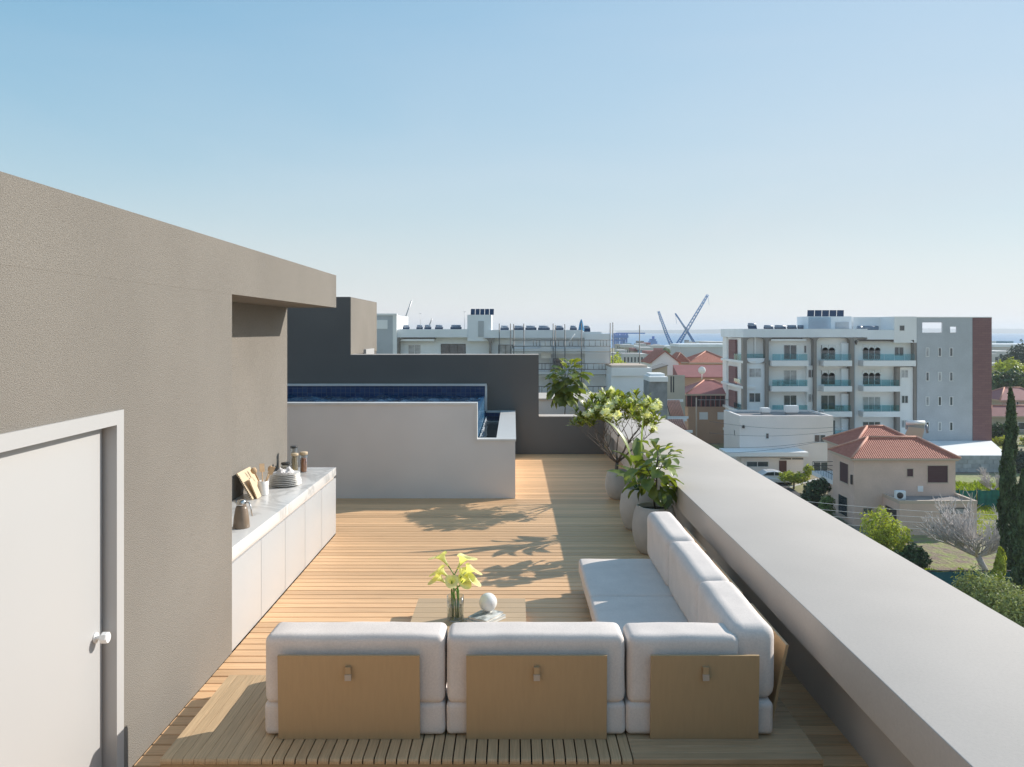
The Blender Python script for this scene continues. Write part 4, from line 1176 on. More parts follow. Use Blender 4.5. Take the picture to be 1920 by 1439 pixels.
# white podium and block wall in front of the grey wing
pd = thing('podium', 'white paved podium in front of the grey end wing', 'terrace', (50, 99, GB))
zp = -12.05
MB().prism([(wx(1640, Y2), Y2 - .2), (wx(1640, 93), 92.3), (wx(1893, 92.3), 92.3), (wx(1857, Y2), Y2 - .2)][::-1], 'z', GB, zp).build('slab', M['bwhite'], pd)
bw_ = thing('block_wall', 'grey concrete block retaining wall below the white podium', 'wall', (50, 92, GB))
M['block'] = mat('concrete_block', (.40, .42, .435), .9, var=.12, vscale=2, perobj=.12)
MB().box(wx(1640, 92), wx(1893, 92), 92.05, 92.28, GB, zp - .05).build('mortar', M['taupe_trim'], bw_)
x = wx(1700, 92); me = MB().box(0, .97, 0, .08, 0, .47).mesh('block', M['block'])
x0_ = wx(1700, 92)
for r_ in range(4):
    for i in range(14):
        place('block', me, bw_, (x0_ + i + (.5 if r_ % 2 else 0), 91.98, GB + .02 + r_ * .49))

# ------------------------------------------------------------------ white house in the middle
Y1_ = 92.0
X = lambda p: wx(p, Y1_)
Z = lambda p: wz(p, Y1_)
G1 = gz(Y1_)
wh = thing('white_house', 'flat roofed white house with canopy and brown front door', 'house', (X(1474), Y1_ + 3.5, G1))
xa, xb = X(1387), X(1562); yb1 = Y1_ + 7
BX(wh, 'wall', M['house_white'], xa, xb, Y1_, yb1, G1, Z(784))
mb = MB(); zt = Z(780)
for (a, b, c, d) in ((xa, xb, Y1_, Y1_ + .3), (xa, xb, yb1 - .3, yb1), (xa, xa + .3, Y1_ + .3, yb1 - .3), (xb - .3, xb, Y1_ + .3, yb1 - .3)): mb.box(a, b, c, d, Z(784) + .001, zt)
mb.build('parapet', M['house_white'], wh)
M['roofgrey'] = mat('roof_membrane', (.30, .27, .26), .9, var=.2, vscale=.5)
BX(wh, 'roof', M['roofgrey'], xa + .3, xb - .3, Y1_ + .3, yb1 - .3, Z(784), Z(784) + .03)
window(wh, X(1526), X(1548), Z(830), Z(815), Y1_, 2, fm='frame_white', gm='winglass', sill=True)
window(wh, X(1435), X(1442), Z(823.5), Z(812), Y1_, 1)
window(wh, X(1525), X(1552), Z(889), Z(866), Y1_, 2)
window_x(wh, Y1_ + 1.8, Y1_ + 2.3, Z(822), Z(810), xa, -1)
# entrance wing in front
ye = Y1_ - 2.2
BX(wh, 'entrance_wall', M['house_white'], wx(1390, ye), wx(1506, ye), ye, Y1_ - .01, G1, wz(858, ye))
BX(wh, 'canopy', M['bwhite'], wx(1362, ye - 1), wx(1516, ye - 1), ye - 1.0, Y1_ - .02, wz(856.5, ye - 1), wz(848.5, ye - 1))
door = BX(wh, 'front_door', mat('brown_door', (.085, .03, .028), .5, var=.1), wx(1460.5, ye), wx(1474.5, ye), ye - .05, ye + .02, G1 + .05, wz(864, ye))
window(wh, wx(1461, ye), wx(1507, ye), wz(863, ye), wz(857.6, ye), ye, 2, gm='winglass')
window(wh, wx(1399, ye), wx(1441, ye), wz(876, ye), wz(865, ye), ye, 2, gm='winglass')
for lb, px, py, s_ in (('white roof tank box standing on the flat roof of the white house', 1483, 768, .75), ('low white vent box at the left of the white house roof', 1434, 773, .5)):
    yy = Y1_ + 4; o = thing('roof_box', lb, 'roof box', (wx(px, yy), yy, Z(784) + .03))
    MB().rbox((wx(px, yy) - s_, yy - .5, Z(784) + .25), (wx(px, yy) + s_, yy + .5, Z(784) + .25 + s_ * 1.1), .05, m=1).build('body', M['white'], o)
    MB().box(wx(px, yy) - s_ * .8, wx(px, yy) + s_ * .8, yy - .4, yy + .4, Z(784) + .03, Z(784) + .25).build('stand', M['metal'], o)
lp = thing('wall_light', 'small dark floodlight high on the white house near its left corner', 'lamp', (X(1393), Y1_ - .1, Z(800)))
MB().rbox((X(1391), Y1_ - .28, Z(803)), (X(1395), Y1_ - .01, Z(797.5)), .04, m=1).build('body', M['frame_dark'], lp)

# ------------------------------------------------------------------ tan house with red hip roofs
YT = 70.0
tn = thing('tan_house', 'tan two storey house with red hip roofs and brown shutters', 'house', (wx(1700, YT), YT + 4, ZG))
M['tan'] = mat('tan_render', (.69, .51, .42), .9, var=.06, vscale=.8, fine=.05, fscale=10)
M['shutter'] = mat('brown_shutter', (.075, .032, .038), .6, bump=.8, bscale=1, stretch=(.1, .1, 14), dist=.03)
m = mat('roof_tiles', (.36, .12, .075), .75, spec=.3)
N = m.node_tree.nodes; L = m.node_tree.links; b = N['Principled BSDF']
uvn = N.new('ShaderNodeAttribute'); uvn.attribute_name = 'tile_uv'
sx = N.new('ShaderNodeSeparateXYZ'); L.new(uvn.outputs['Vector'], sx.inputs[0])
def osc(sock, per):
    a = N.new('ShaderNodeMath'); a.operation = 'MULTIPLY'; a.inputs[1].default_value = 2 * math.pi / per; L.new(sock, a.inputs[0])
    s_ = N.new('ShaderNodeMath'); s_.operation = 'SINE'; L.new(a.outputs[0], s_.inputs[0]); return s_.outputs[0]
def frac(sock, per):
    a = N.new('ShaderNodeMath'); a.operation = 'DIVIDE'; a.inputs[1].default_value = per; L.new(sock, a.inputs[0])
    s_ = N.new('ShaderNodeMath'); s_.operation = 'FRACT'; L.new(a.outputs[0], s_.inputs[0]); return s_.outputs[0]
o1 = osc(sx.outputs[0], .19); o2 = frac(sx.outputs[1], .36)
ad = N.new('ShaderNodeMath'); ad.operation = 'MULTIPLY_ADD'; ad.inputs[1].default_value = .6; L.new(o1, ad.inputs[0]); L.new(o2, ad.inputs[2])
bp = N.new('ShaderNodeBump'); bp.inputs['Strength'].default_value = 1; bp.inputs['Distance'].default_value = .075; L.new(ad.outputs[0], bp.inputs['Height']); L.new(bp.outputs[0], b.inputs['Normal'])
tcn = N.new('ShaderNodeTexCoord'); n1 = N.new('ShaderNodeTexNoise'); n1.inputs['Scale'].default_value = 4; L.new(tcn.outputs['Object'], n1.inputs[0])
mx = N.new('ShaderNodeMix'); mx.data_type = 'RGBA'; mx.inputs[6].default_value = (.40, .11, .07, 1); mx.inputs[7].default_value = (.68, .27, .19, 1)
L.new(n1.outputs[0], mx.inputs[0]); L.new(mx.outputs[2], b.inputs['Base Color'])
M['tiles'] = m
M['ridge'] = mat('ridge_tiles', (.58, .30, .22), .8, var=.15, vscale=6)
def hip_roof(par, x0, x1, y0, y1, ze, rise, fm, ridge_axis='x', name='roof', inset=None, tilem=None):
    """hip roof over a rectangle; tile_uv carries metres across and up each slope"""
    ins = inset if inset is not None else min(x1 - x0, y1 - y0) / 2
    if ridge_axis == 'x':
        r0, r1 = Vector((x0 + ins, (y0 + y1) / 2, ze + rise)), Vector((x1 - ins, (y0 + y1) / 2, ze + rise))
    else:
        r0, r1 = Vector(((x0 + x1) / 2, y0 + ins, ze + rise)), Vector(((x0 + x1) / 2, y1 - ins, ze + rise))
    A, B, C, D = Vector((x0, y0, ze)), Vector((x1, y0, ze)), Vector((x1, y1, ze)), Vector((x0, y1, ze))
    if ridge_axis == 'x': faces = [(A, B, r1, r0), (B, C, r1), (C, D, r0, r1), (D, A, r0)]
    else: faces = [(A, B, r0), (B, C, r1, r0), (C, D, r1), (D, A, r0, r1)]
    mb = MB(); uv = []
    for fc in faces:
        e = (fc[1] - fc[0]).normalized(); nrm = e.cross(fc[2] - fc[0]).normalized(); up = nrm.cross(e)
        mb.add(fc, [tuple(range(len(fc)))])
        uv += [((p - fc[0]).dot(e), (p - fc[0]).dot(up), 0) for p in fc]
    o = mb.build(name, tilem or M['tiles'], par)
    at = o.data.attributes.new('tile_uv', 'FLOAT_VECTOR', 'POINT')
    at.data.foreach_set('vector', [c for t in uv for c in t])
    cp = MB()
    for a, b_ in ((A, r0), (B, r1 if ridge_axis == 'x' else r0), (C, r1), (D, r0 if ridge_axis == 'x' else r1), (r0, r1)):
        if (a - b_).length > .05: cp.tube([a + Vector((0, 0, .03)), b_ + Vector((0, 0, .03))], .11, 6)
    cp.build('ridge', M['ridge'], par)
    MB().box(x0 + .12, x1 - .12, y0 + .12, y1 - .12, ze - .26, ze - .03).build('eaves', M[fm], par)
    MB().box(x0 + .02, x1 - .02, y0 + .02, y0 + .10, ze - .16, ze - .015).box(x0 + .02, x0 + .10, y0 + .10, y1 - .02, ze - .16, ze - .015).box(x1 - .10, x1 - .02, y0 + .10, y1 - .02, ze - .16, ze - .015).build('gutter', M[fm], par)
    return o
ZE = -8.65
M['cream'] = mat('cream_trim', (.56, .45, .36), .8)
x0, x1 = 30.05, 39.0
BX(tn, 'wall', M['tan'], x0, x1, YT + .3, YT + 5.0, ZG, ZE - .27)
hip_roof(tn, 29.7, 39.3, YT, YT + 5.2, ZE, 1.52, 'cream')
BX(tn, 'rear_wall', M['tan'], 32.3, 39.4, YT + 5.0, 82.0, ZG, ZE - .27)
hip_roof(tn, 31.95, 39.7, 75.4, 82.4, ZE + .02, 1.75, 'cream', inset=3.1)
yw = YT + .3
T = lambda p, q=None: wx(p, yw)
U = lambda p: wz(p, yw)
def shutter(p0, p1, q0, q1, nm='shutter'):
    f_ = MB().box(T(p0) - .08, T(p1) + .08, yw - .04, yw + .02, U(q1) - .10, U(q1) - .002).box(T(p0) - .06, T(p0) - .002, yw - .03, yw + .02, U(q1), U(q0)).box(T(p1) + .002, T(p1) + .06, yw - .03, yw + .02, U(q1), U(q0)).box(T(p0) - .06, T(p1) + .06, yw - .035, yw + .02, U(q0) + .002, U(q0) + .06).build('window', M['cream'], tn)
    BX(f_, nm, M['shutter'], T(p0), T(p1), yw - .02, yw + .02, U(q1), U(q0))
shutter(1739, 1776.5, 873.5, 905); shutter(1700.5, 1711.5, 879.5, 893.5)
window(tn, T(1617), T(1636), U(967), U(952), yw, 2, fm='cream', gm='winglass', t=.06)
BX(tn, 'white_panel', M['white'], T(1720), T(1730), yw - .08, yw, U(922), U(911.5))
def shutter_x(y0, y1, z0, z1, gm='shutter'):
    f_ = MB().box(x0 - .05, x0 + .02, y0 - .08, y1 + .08, z0 - .1, z0 - .002).box(x0 - .04, x0 + .02, y0 - .07, y0 - .002, z0, z1).box(x0 - .04, x0 + .02, y1 + .002, y1 + .07, z0, z1).build('window', M['cream'], tn)
    BX(f_, 'shutter' if gm == 'shutter' else 'pane', M[gm], x0 - .025, x0 + .02, y0, y1, z0, z1)
shutter_x(71.5, 73.3, -11.2, -9.45); shutter_x(71.7, 73.6, -14.2, -12.5, 'winglass')
MB().rbox((x0 - .16, 70.55, -11.05), (x0 - .002, 70.75, -10.2), .03, m=1).build('wall_lamp', M['frame_dark'], tn)
# single storey extension with AC unit
xe0, xe1, ye0 = 32.6, 39.15, 67.3
BX(tn, 'extension_wall', M['tan'], xe0, xe1, ye0, YT + .29, ZG, -12.05)
mb = MB().box(xe0 - .03, xe1 + .03, ye0 - .03, ye0 + .22, -12.049, -11.78).box(xe0 - .03, xe0 + .22, ye0 + .22, YT + .28, -12.049, -11.78).box(xe1 - .22, xe1 + .03, ye0 + .22, YT + .28, -12.049, -11.78)
mb.build('extension_parapet', M['cream'], tn)
BX(tn, 'extension_roof', M['roofgrey'], xe0 + .22, xe1 - .22, ye0 + .22, YT + .28, -12.049, -12.0)
window(tn, wx(1763, ye0), wx(1819, ye0), wz(964, ye0), wz(952, ye0), ye0, 2, fm='frame_dark', gm='winglass_light', t=.08)
BX(tn, 'side_door', M['frame_dark'], xe0 - .02, xe0 + .02, 67.8, 69.8, ZG + .6, -12.7)
window(tn, wx(1738, ye0), wx(1752, ye0), ZG + .3, wz(986, ye0), ye0, 1, fm='frame_white')
acu = thing('air_conditioner', 'white air conditioner unit on the extension roof of the tan house', 'air conditioner', (wx(1688, 68.4), 68.4, -12.0))
ax0 = wx(1679, 68.2); ax1 = wx(1697.5, 68.2)
MB().rbox((ax0, 68.1, -11.88), (ax1, 68.5, -11.14), .03, m=1).build('case', M['bwhite2'], acu)
v0 = MB(); cx_, cz_ = ax0 + .33, -11.51
cyl = MB().lathe([(.0, 0), (.27, 0), (.27, .03), (.10, .035), (.0, .035)], (0, 0, 0), 20)
v0.add([(cx_ + a, 68.09 - c, cz_ + b) for a, b, c in cyl.v], cyl.f, True).build('fan', M['frame_dark'], acu)
MB().box(ax0 + .05, ax0 + .15, 68.1, 68.5, -11.999, -11.88).box(ax1 - .15, ax1 - .05, 68.1, 68.5, -11.999, -11.88).build('foot', M['metal'], acu)
# balcony at the left of the tan house
BX(tn, 'balcony', M['bwhite'], 30.1, 32.3, 75.02, 80.4, -11.95, -11.55)
rl = MB()
for z in (-11.0, -10.62): rl.tube([(30.15, 75.1, z), (30.15, 80.3, z), (32.3, 80.3, z)], .03, 5)
for i in range(14): rl.tube([(30.15, 75.1 + i * .4, -11.55), (30.15, 75.1 + i * .4, -10.62)], .018, 4)
rl.build('railing', M['frame_dark'], tn)
BX(tn, 'post', M['frame_dark'], 30.2, 30.45, 75.1, 75.35, ZG, -11.96)
# roof water heater with white tank behind the ridge
ht = thing('roof_water_heater', 'large water tank with tilted collectors standing behind the tan house roof', 'water heater', (wx(1706, 79), 79, -7.6))
MB().tube([(wx(1700, 79), 79, wz(793, 79)), (wx(1733, 79), 79, wz(793, 79))], .22, 14).build('tank', M['white'], ht)
MB().box(wx(1700, 79), wx(1732, 79), 78.9, 79.3, wz(806, 79), wz(797, 79)).build('frame', M['metal'], ht)
up = Vector((-.35, -.5, .8)).normalized(); ax = Vector((.9, -.4, 0)).normalized()
MB().prism([(wx(1688, 78.6), -8.5), (wx(1724, 78.6), -8.5), (wx(1732, 78.6), wz(804, 78.6)), (wx(1702, 78.6), wz(800, 78.6))], 'y', 78.4, 78.5).build('collector', mat('collector_sheet', (.45, .38, .34), .3, metal=.5), ht)
MB().tube([(wx(1736, 79), 79, wz(797, 79)), (wx(1739, 79), 79, wz(812, 79))], .12, 8).build('pipe', M['balglass'] and M['tank'], ht)
# ------------------------------------------------------------------ left apartment building, half hidden by the dark wall
Y3 = 108.0
X = lambda p: wx(p, Y3)
Z = lambda p: wz(p, Y3)
G3 = gz(Y3)
lb = thing('apartment_building', 'white apartment building behind the dark wall with a grey end block and scaffolding', 'building', (X(930), Y3 + 6, G3))
YV = Y3 + 1.2; yb3 = Y3 + 11
BX(lb, 'wall', M['bwhite2'], X(748), X(1128), YV, yb3, G3, Z(633))
BX(lb, 'parapet', M['bwhite2'], X(741), X(876), Y3 - .05, yb3, Z(633), Z(617.5))
BX(lb, 'parapet', M['bwhite2'], X(914), X(1093), Y3 - .05, yb3, Z(634), Z(619))
BX(lb, 'parapet', M['bwhite2'], X(1093), X(1128), Y3 - .06, yb3, Z(634), Z(622.5))
BX(lb, 'end_bay', M['bwhite2'], X(1096), X(1143.5), Y3 - .2, yb3, G3, Z(626))
BX(lb, 'end_block', M['bgrey'], X(690), X(737.5), Y3 - .6, yb3, G3, Z(592))
BX(lb, 'end_block_side', M['bwhite'], X(737.5), X(745), Y3 - .55, yb3, G3, Z(592))
BX(lb, 'coping', M['bwhite'], X(690), X(745.5), Y3 - .7, Y3 - .2, Z(592) + .002, Z(588.5))
BX(lb, 'screen_window', M['bwhite'], X(700), X(728), Y3 - .66, Y3 - .59, Z(617), Z(600.5))
BX(lb, 'pier', M['taupe_trim'], X(744), X(748.5), Y3 - .1, YV, G3, Z(633))
BX(lb, 'pier', M['taupe_trim'], X(917), X(921), Y3 - .1, YV, G3, Z(634))
for px, sx in ((748.7, 1), (921.2, 1), (916.8, -1)):
    cx, cz, r_ = X(px), Z(634.1), .8
    pts = [(cx, cz)] + [(cx + sx * r_ * (1 - math.sin(math.pi / 10 * i)), cz - r_ * (1 - math.cos(math.pi / 10 * i))) for i in range(6)]
    MB().prism(pts if sx < 0 else pts[::-1], 'y', Y3 - .08, Y3 + .5).build('frame_corner', M['taupe_trim'], lb)
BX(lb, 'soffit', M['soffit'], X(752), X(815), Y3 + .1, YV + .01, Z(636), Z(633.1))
BX(lb, 'awning_box', M['bwhite'], X(750), X(814), Y3 + .1, Y3 + .8, Z(640), Z(636.1))
window(lb, X(763), X(787), Z(676), Z(647), YV, 2, gm='winglass_light')
window(lb, X(825), X(872), Z(676), Z(645.5), YV, 3, fm='frame_dark', gm='winglass')
window(lb, X(934), X(962), Z(676), Z(647), YV, 2, fm='frame_dark', gm='winglass_light')
for fi, z in enumerate((660, 703, 746, 790, 834)):
    BX(lb, 'slab', M['bwhite'], X(960), X(1096), Y3 - .3, YV, Z(z + 4), Z(z - 6))
    if fi:
        window(lb, X(1034), X(1056), Z(z - 8), Z(z - 30), YV, 2, fm='frame_dark', gm='winglass')
        BX(lb, 'pier', M['bgrey'], X(1031), X(1036), Y3 - .25, YV, Z(z - 6.2), Z(z - 39))
BX(lb, 'stair_panel', M['bwhite'], X(1014), X(1033), Y3 - .6, Y3 - .3, Z(672), Z(642))
tw2 = thing('stair_tower', 'white stair tower with narrow doorway on the roof of the left apartment building', 'tower', (X(898), Y3 + 3, Z(633)))
BX(tw2, 'wall', M['bwhite2'], X(876), X(921), Y3 + .2, Y3 + 5, Z(640), Z(590.5))
BX(tw2, 'doorway', M['bgrey'], X(896.5), X(907), Y3 + .1, Y3 + .21, Z(632), Z(602))
for i in range(5):
    p0 = 881 + i * 9; up = Vector((0, .6, .8)); ax = Vector((1, 0, 0))
    o = MB().obox((X(p0 + 4.2), Y3 + 2, Z(584.5)), ax, up, ax.cross(up), .29, .5, .03).build('solar_panel', M['solar'], tw2)
    if 0: setp(o, 'dark solar panel in the row on the left stair tower', 'solar panel', 'solar panels on the left stair tower')
for (px0, px1, z, l_), ord_ in zip(((754, 767, 617, 0), (780, 792, 617, 0), (795, 808, 617, 0), (815, 830, 617, 0), (844, 865, 617, 0)), ('right beside the grey end block', 'second from the grey end block', 'in the middle before the stair tower', 'second before the stair tower', 'right before the stair tower')):
    heater('solar water heater on the left roof, ' + ord_, wx((px0 + px1) / 2, Y3 + 3), Y3 + 3, Z(617) - .6, (px1 - px0) * (Y3 + 3) / F, 'water heaters on the left roof, near the end block')
for (px0, px1), ord_ in zip(((938, 954), (963, 983), (985, 1006), (1009, 1031), (1042, 1057), (1069, 1082), (1095, 1107)), ('just past the stair tower', 'second past the stair tower', 'third past the stair tower', 'fourth past the stair tower', 'third before the scaffold end', 'just before the blue parasol', 'just beyond the blue parasol')):
    heater('solar water heater above the scaffolding, ' + ord_, wx((px0 + px1) / 2, Y3 + 3), Y3 + 3, Z(619) - .55, (px1 - px0) * (Y3 + 3) / F, 'water heaters on the left roof, above the scaffolding')
um = thing('closed_parasol', 'closed blue parasol standing on the left roof above the scaffolding', 'parasol', (X(1091), Y3 + 1, Z(622)))
M['bluecloth'] = mat('blue_cloth', (.06, .24, .42), .8, var=.2, vscale=3)
MB().lathe([(.36, .0), (.42, .15), (.24, 1.1), (.10, 1.5), (.05, 1.6), (.0, 1.62)], (X(1091), Y3 + 1, Z(621)), 12).build('canopy', M['bluecloth'], um)
MB().tube([(X(1091), Y3 + 1, Z(622)), (X(1091), Y3 + 1, Z(600.5))], .05, 6).build('pole', M['metal'], um)
# scaffolding
M['scaf'] = mat('scaffold_steel', (.13, .125, .12), .5, metal=.4, perobj=.15)
M['scafwood'] = mat('scaffold_board', (.33, .27, .19), .8, var=.2, vscale=2)
sc = thing('scaffolding', 'steel scaffolding with guard rails in front of the left apartment building', 'scaffolding', (X(1060), Y3 - 1.5, G3))
ysf = (Y3 - 1.9, Y3 - .95)
for px, top in ((936, 607), (957, 607), (963, 608), (982, 607), (1037, 607), (1041, 610), (1059, 608), (1090, 606), (1144, 606), (1149, 605), (1199, 610)):
    for j, yy in enumerate(ysf):
        if j and px in (957, 1041, 1149): continue
        MB().tube([(wx(px, yy), yy, G3), (wx(px, yy), yy, wz(top, yy))], .065, 5).build('standard', M['scaf'], sc)
yy = ysf[0]
for z in (638, 649.5, 682, 693, 725, 736.5, 768, 780):
    MB().tube([(wx(960, yy), yy, wz(z, yy)), (wx(1145, yy), yy, wz(z, yy))], .05, 5).build('guard_rail', M['scaf'], sc)
for z in (660, 703.5, 747, 790):
    MB().box(wx(960, yy), wx(1146, yy), yy - .05, Y3 - .75, wz(z + .6, yy), wz(z - .3, yy)).build('deck_board', M['scafwood'], sc)
bal = {}
for (za, zb_) in ((638, 649.5), (682, 693), (725, 736.5), (768, 780)):
    px = 1000
    while px < 1143:
        MB().tube([(wx(px, yy), yy, wz(za, yy)), (wx(px, yy), yy, wz(zb_, yy))], .034, 4).build('baluster', M['scaf'], sc)
        px += random.choice((5, 10, 11, 6))
for z in (663, 687): MB().tube([(wx(1146, yy), yy, wz(z, yy)), (wx(1200, yy), yy, wz(z + .5, yy))], .03, 5).build('guard_rail', M['scaf'], sc)
dg_ = MB().tube([(wx(1060, yy), yy, wz(650, yy)), (wx(1078, yy), yy, wz(626, yy))], .05, 5).build('brace', M['bwhite'], sc)
# low white building and raw concrete block beside it
Yl = 101.0
lw = thing('low_white_building', 'low white building under construction beside the scaffolding', 'building', (wx(1185, Yl), Yl + 4, gz(Yl)))
BX(lw, 'wall', M['bwhite2'], wx(1145.5, Yl), wx(1219, Yl), Yl, Yl + 8, gz(Yl), wz(705, Yl))
BX(lw, 'upper_wall', M['bwhite'], wx(1146, Yl), wx(1221, Yl), Yl - .35, Yl + 8, wz(705, Yl), wz(690, Yl))
BX(lw, 'roof_kerb', M['cream'], wx(1147, Yl), wx(1214, Yl), Yl + .2, Yl + 7, wz(690, Yl), wz(685.5, Yl))
Yc = 93.0
cb = thing('concrete_shed', 'raw grey concrete box with white slab roof beyond the parapet corner', 'shed', (wx(1234, Yc), Yc + 2, gz(Yc)))
M['rawconc'] = mat('raw_concrete', (.24, .25, .255), .9, var=.25, vscale=1.0, detail=8)
BX(cb, 'wall', M['rawconc'], wx(1217, Yc), wx(1251, Yc), Yc, Yc + 4, gz(Yc), wz(716, Yc))
BX(cb, 'roof_slab', M['bwhite'], wx(1217.5, Yc), wx(1252, Yc), Yc - .2, Yc + 4.2, wz(715.9, Yc), wz(707, Yc))
BX(cb, 'upper_block', M['bwhite'], wx(1222, Yc), wx(1250, Yc), Yc + 1.2, Yc + 4, wz(707, Yc), wz(702, Yc))

# ------------------------------------------------------------------ houses between the two blocks
def gable_house(label, p0, p1, Y, z_eave_py, z_ridge_py, depth, wm, shed=False):
    o = thing('gable_house', label, 'house', (wx((p0 + p1) / 2, Y), Y + depth / 2, gz(Y)))
    x0, x1 = wx(p0, Y), wx(p1, Y); ze, zr = wz(z_eave_py, Y), wz(z_ridge_py, Y)
    BX(o, 'wall', wm, x0, x1, Y, Y + depth, gz(Y), ze)
    MB().prism([(x0, ze + .001), (x1, ze + .001), ((x0 + x1) / 2, zr - .1)], 'y', Y + depth, Y).build('gable', wm, o)
    xm = (x0 + x1) / 2
    for a, nm in ((x0 - .4, 0), (x1 + .4, 1)):
        d = Vector((xm - a, 0, zr - ze + .2)); L_ = d.length
        mb = MB(); pts = [(a, Y - .4, ze - .2), (xm, Y - .4, zr), (xm, Y + depth + .4, zr), (a, Y + depth + .4, ze - .2)]
        r_ = mb.add(pts + [(x, y, z + .15) for x, y, z in pts], [(0, 1, 2, 3), (4, 5, 6, 7), (0, 1, 5, 4), (1, 2, 6, 5), (2, 3, 7, 6), (3, 0, 4, 7)]).build('roof', M['tiles'], o)
        at = r_.data.attributes.new('tile_uv', 'FLOAT_VECTOR', 'POINT')
        q = [(0, 0, 0), (0, L_, 0), (depth + .8, L_, 0), (depth + .8, 0, 0)]
        at.data.foreach_set('vector', [c for t in q + q for c in t])
    return o
M['peach'] = mat('peach_render', (.48, .31, .215), .9, var=.07, vscale=.4)
M['beige'] = mat('beige_render', (.48, .43, .34), .9, var=.08, vscale=.4)
M['redroof'] = mat('red_metal_roof', (.34, .13, .12), .7, var=.08, vscale=.6)
M['redwin'] = mat('dark_red_glazing', (.07, .03, .035), .3, var=.4, vscale=1.5)
gh = gable_house('white gabled house with red roof left of the peach houses', 1222, 1272, 150, 680, 659, 10, M['bwhite'])
Ys = 128
sh = thing('beige_shed', 'small beige shed with a sloping roof in front of the white gable', 'shed', (wx(1238, Ys), Ys + 2, gz(Ys)))
MB().prism([(wx(1224, Ys), gz(Ys)), (wx(1251, Ys), gz(Ys)), (wx(1251, Ys), wz(686, Ys)), (wx(1224, Ys), wz(694, Ys))], 'y', Ys + 5, Ys).build('wall', M['beige'], sh)
MB().prism([(wx(1221, Ys), wz(695, Ys)), (wx(1252, Ys), wz(686, Ys)), (wx(1252, Ys), wz(684, Ys)), (wx(1221, Ys), wz(693, Ys))], 'y', Ys + 5.3, Ys - .3).build('roof', M['taupe_trim'], sh)
p1_ = thing('peach_house', 'peach house with two orange hip roofs, the farthest of the peach houses', 'house', (wx(1310, 170), 174, gz(170)))
Yp = 170
BX(p1_, 'wall', M['peach'], wx(1268, Yp), wx(1372, Yp), Yp + .4, Yp + 9, gz(Yp), wz(682, Yp))
hip_roof(p1_, wx(1264, Yp), wx(1294, Yp), Yp, Yp + 8, wz(679, Yp), 1.9, 'cream', 'y', inset=1.7)
hip_roof(p1_, wx(1290, Yp), wx(1376, Yp), Yp - .6, Yp + 9, wz(680, Yp), 2.3, 'cream')
Yq = 140
p2_ = thing('peach_house', 'peach house with one long dull red roof and a white dish', 'house', (wx(1320, Yq), Yq + 4, gz(Yq)))
BX(p2_, 'wall', M['peach'], wx(1280, Yq), wx(1400, Yq), Yq + .4, Yq + 8, gz(Yq), wz(706.5, Yq))
zr_, ze_ = wz(681, Yq + 6), wz(707, Yq)
MB().add([(wx(1272, Yq), Yq, ze_), (wx(1402, Yq), Yq, ze_), (wx(1402, Yq), Yq + 5, wz(684.5, Yq + 5)), (wx(1272, Yq), Yq + 5, wz(684.5, Yq + 5)),
          (wx(1272, Yq), Yq, ze_ - .15), (wx(1402, Yq), Yq, ze_ - .15), (wx(1402, Yq), Yq + 5, ze_ - .15), (wx(1272, Yq), Yq + 5, ze_ - .15)], [(0, 1, 2, 3), (0, 1, 5, 4), (1, 2, 6, 5), (2, 3, 7, 6), (3, 0, 4, 7)]).build('roof', M['redroof'], p2_)
ds = thing('satellite_dish', 'white satellite dish on the long dull red roof', 'satellite dish', (wx(1317, 138), 138.6, wz(712, 138)))
dl = MB().lathe([(.0, 0), (.35, .05), (.62, .2), (.66, .24)], (0, 0, 0), 16)
MB().add([(wx(1317, 138) + a, 138.5 + c - .3, wz(695, 138) + b) for a, b, c in dl.v], dl.f, True).build('dish', M['white'], ds)
MB().tube([(wx(1317, 138), 138.5, wz(712, 138)), (wx(1317, 138), 138.4, wz(695, 138))], .07, 5).build('mast', M['bwhite'], ds)
Yr = 116
p3_ = thing('peach_house', 'nearest peach house with dark red glazed veranda under a hip roof', 'house', (wx(1320, Yr), Yr + 4, gz(Yr)))
BX(p3_, 'wall', M['peach'], wx(1290, Yr), wx(1390, Yr), Yr, Yr + 7, gz(Yr), wz(763, Yr))
BX(p3_, 'veranda', M['redwin'], wx(1287, Yr), wx(1390, Yr), Yr + .1, Yr + 6.8, wz(762.9, Yr), wz(739.5, Yr))
for i in range(9): BX(p3_, 'veranda_post', M['redroof'], wx(1287 + i * 9, Yr), wx(1288.3 + i * 9, Yr), Yr - .02, Yr + .099, wz(762.8, Yr), wz(740, Yr))
rl = MB().tube([(wx(1306, Yr), Yr - .8, wz(749, Yr)), (wx(1390, Yr), Yr - .8, wz(749, Yr))], .05, 5)
for i in range(7): rl.tube([(wx(1310 + i * 9, Yr), Yr - .8, wz(762, Yr)), (wx(1310 + i * 9, Yr), Yr - .8, wz(749, Yr))], .03, 4)
rl.build('railing', M['metal'], p3_)
hip_roof(p3_, wx(1284.5, Yr), wx(1395, Yr), Yr - .5, Yr + 7.2, wz(738.5, Yr), 1.75, 'cream', inset=3.6, tilem=M['redroof'])
window(p3_, wx(1311, Yr), wx(1327, Yr), wz(787, Yr), wz(773, Yr), Yr, 1, gm='white')
window(p3_, wx(1345, Yr), wx(1358, Yr), wz(787, Yr), wz(773, Yr), Yr, 1, gm='white')
pl_ = thing('utility_pole', 'pale pole standing in front of the nearest peach house', 'pole', (wx(1305.5, 112), 112, gz(112)))
MB().tube([(wx(1305.5, 112), 112, gz(112)), (wx(1305.5, 112), 112, wz(746, 112))], .09, 6).build('shaft', M['cream'], pl_)
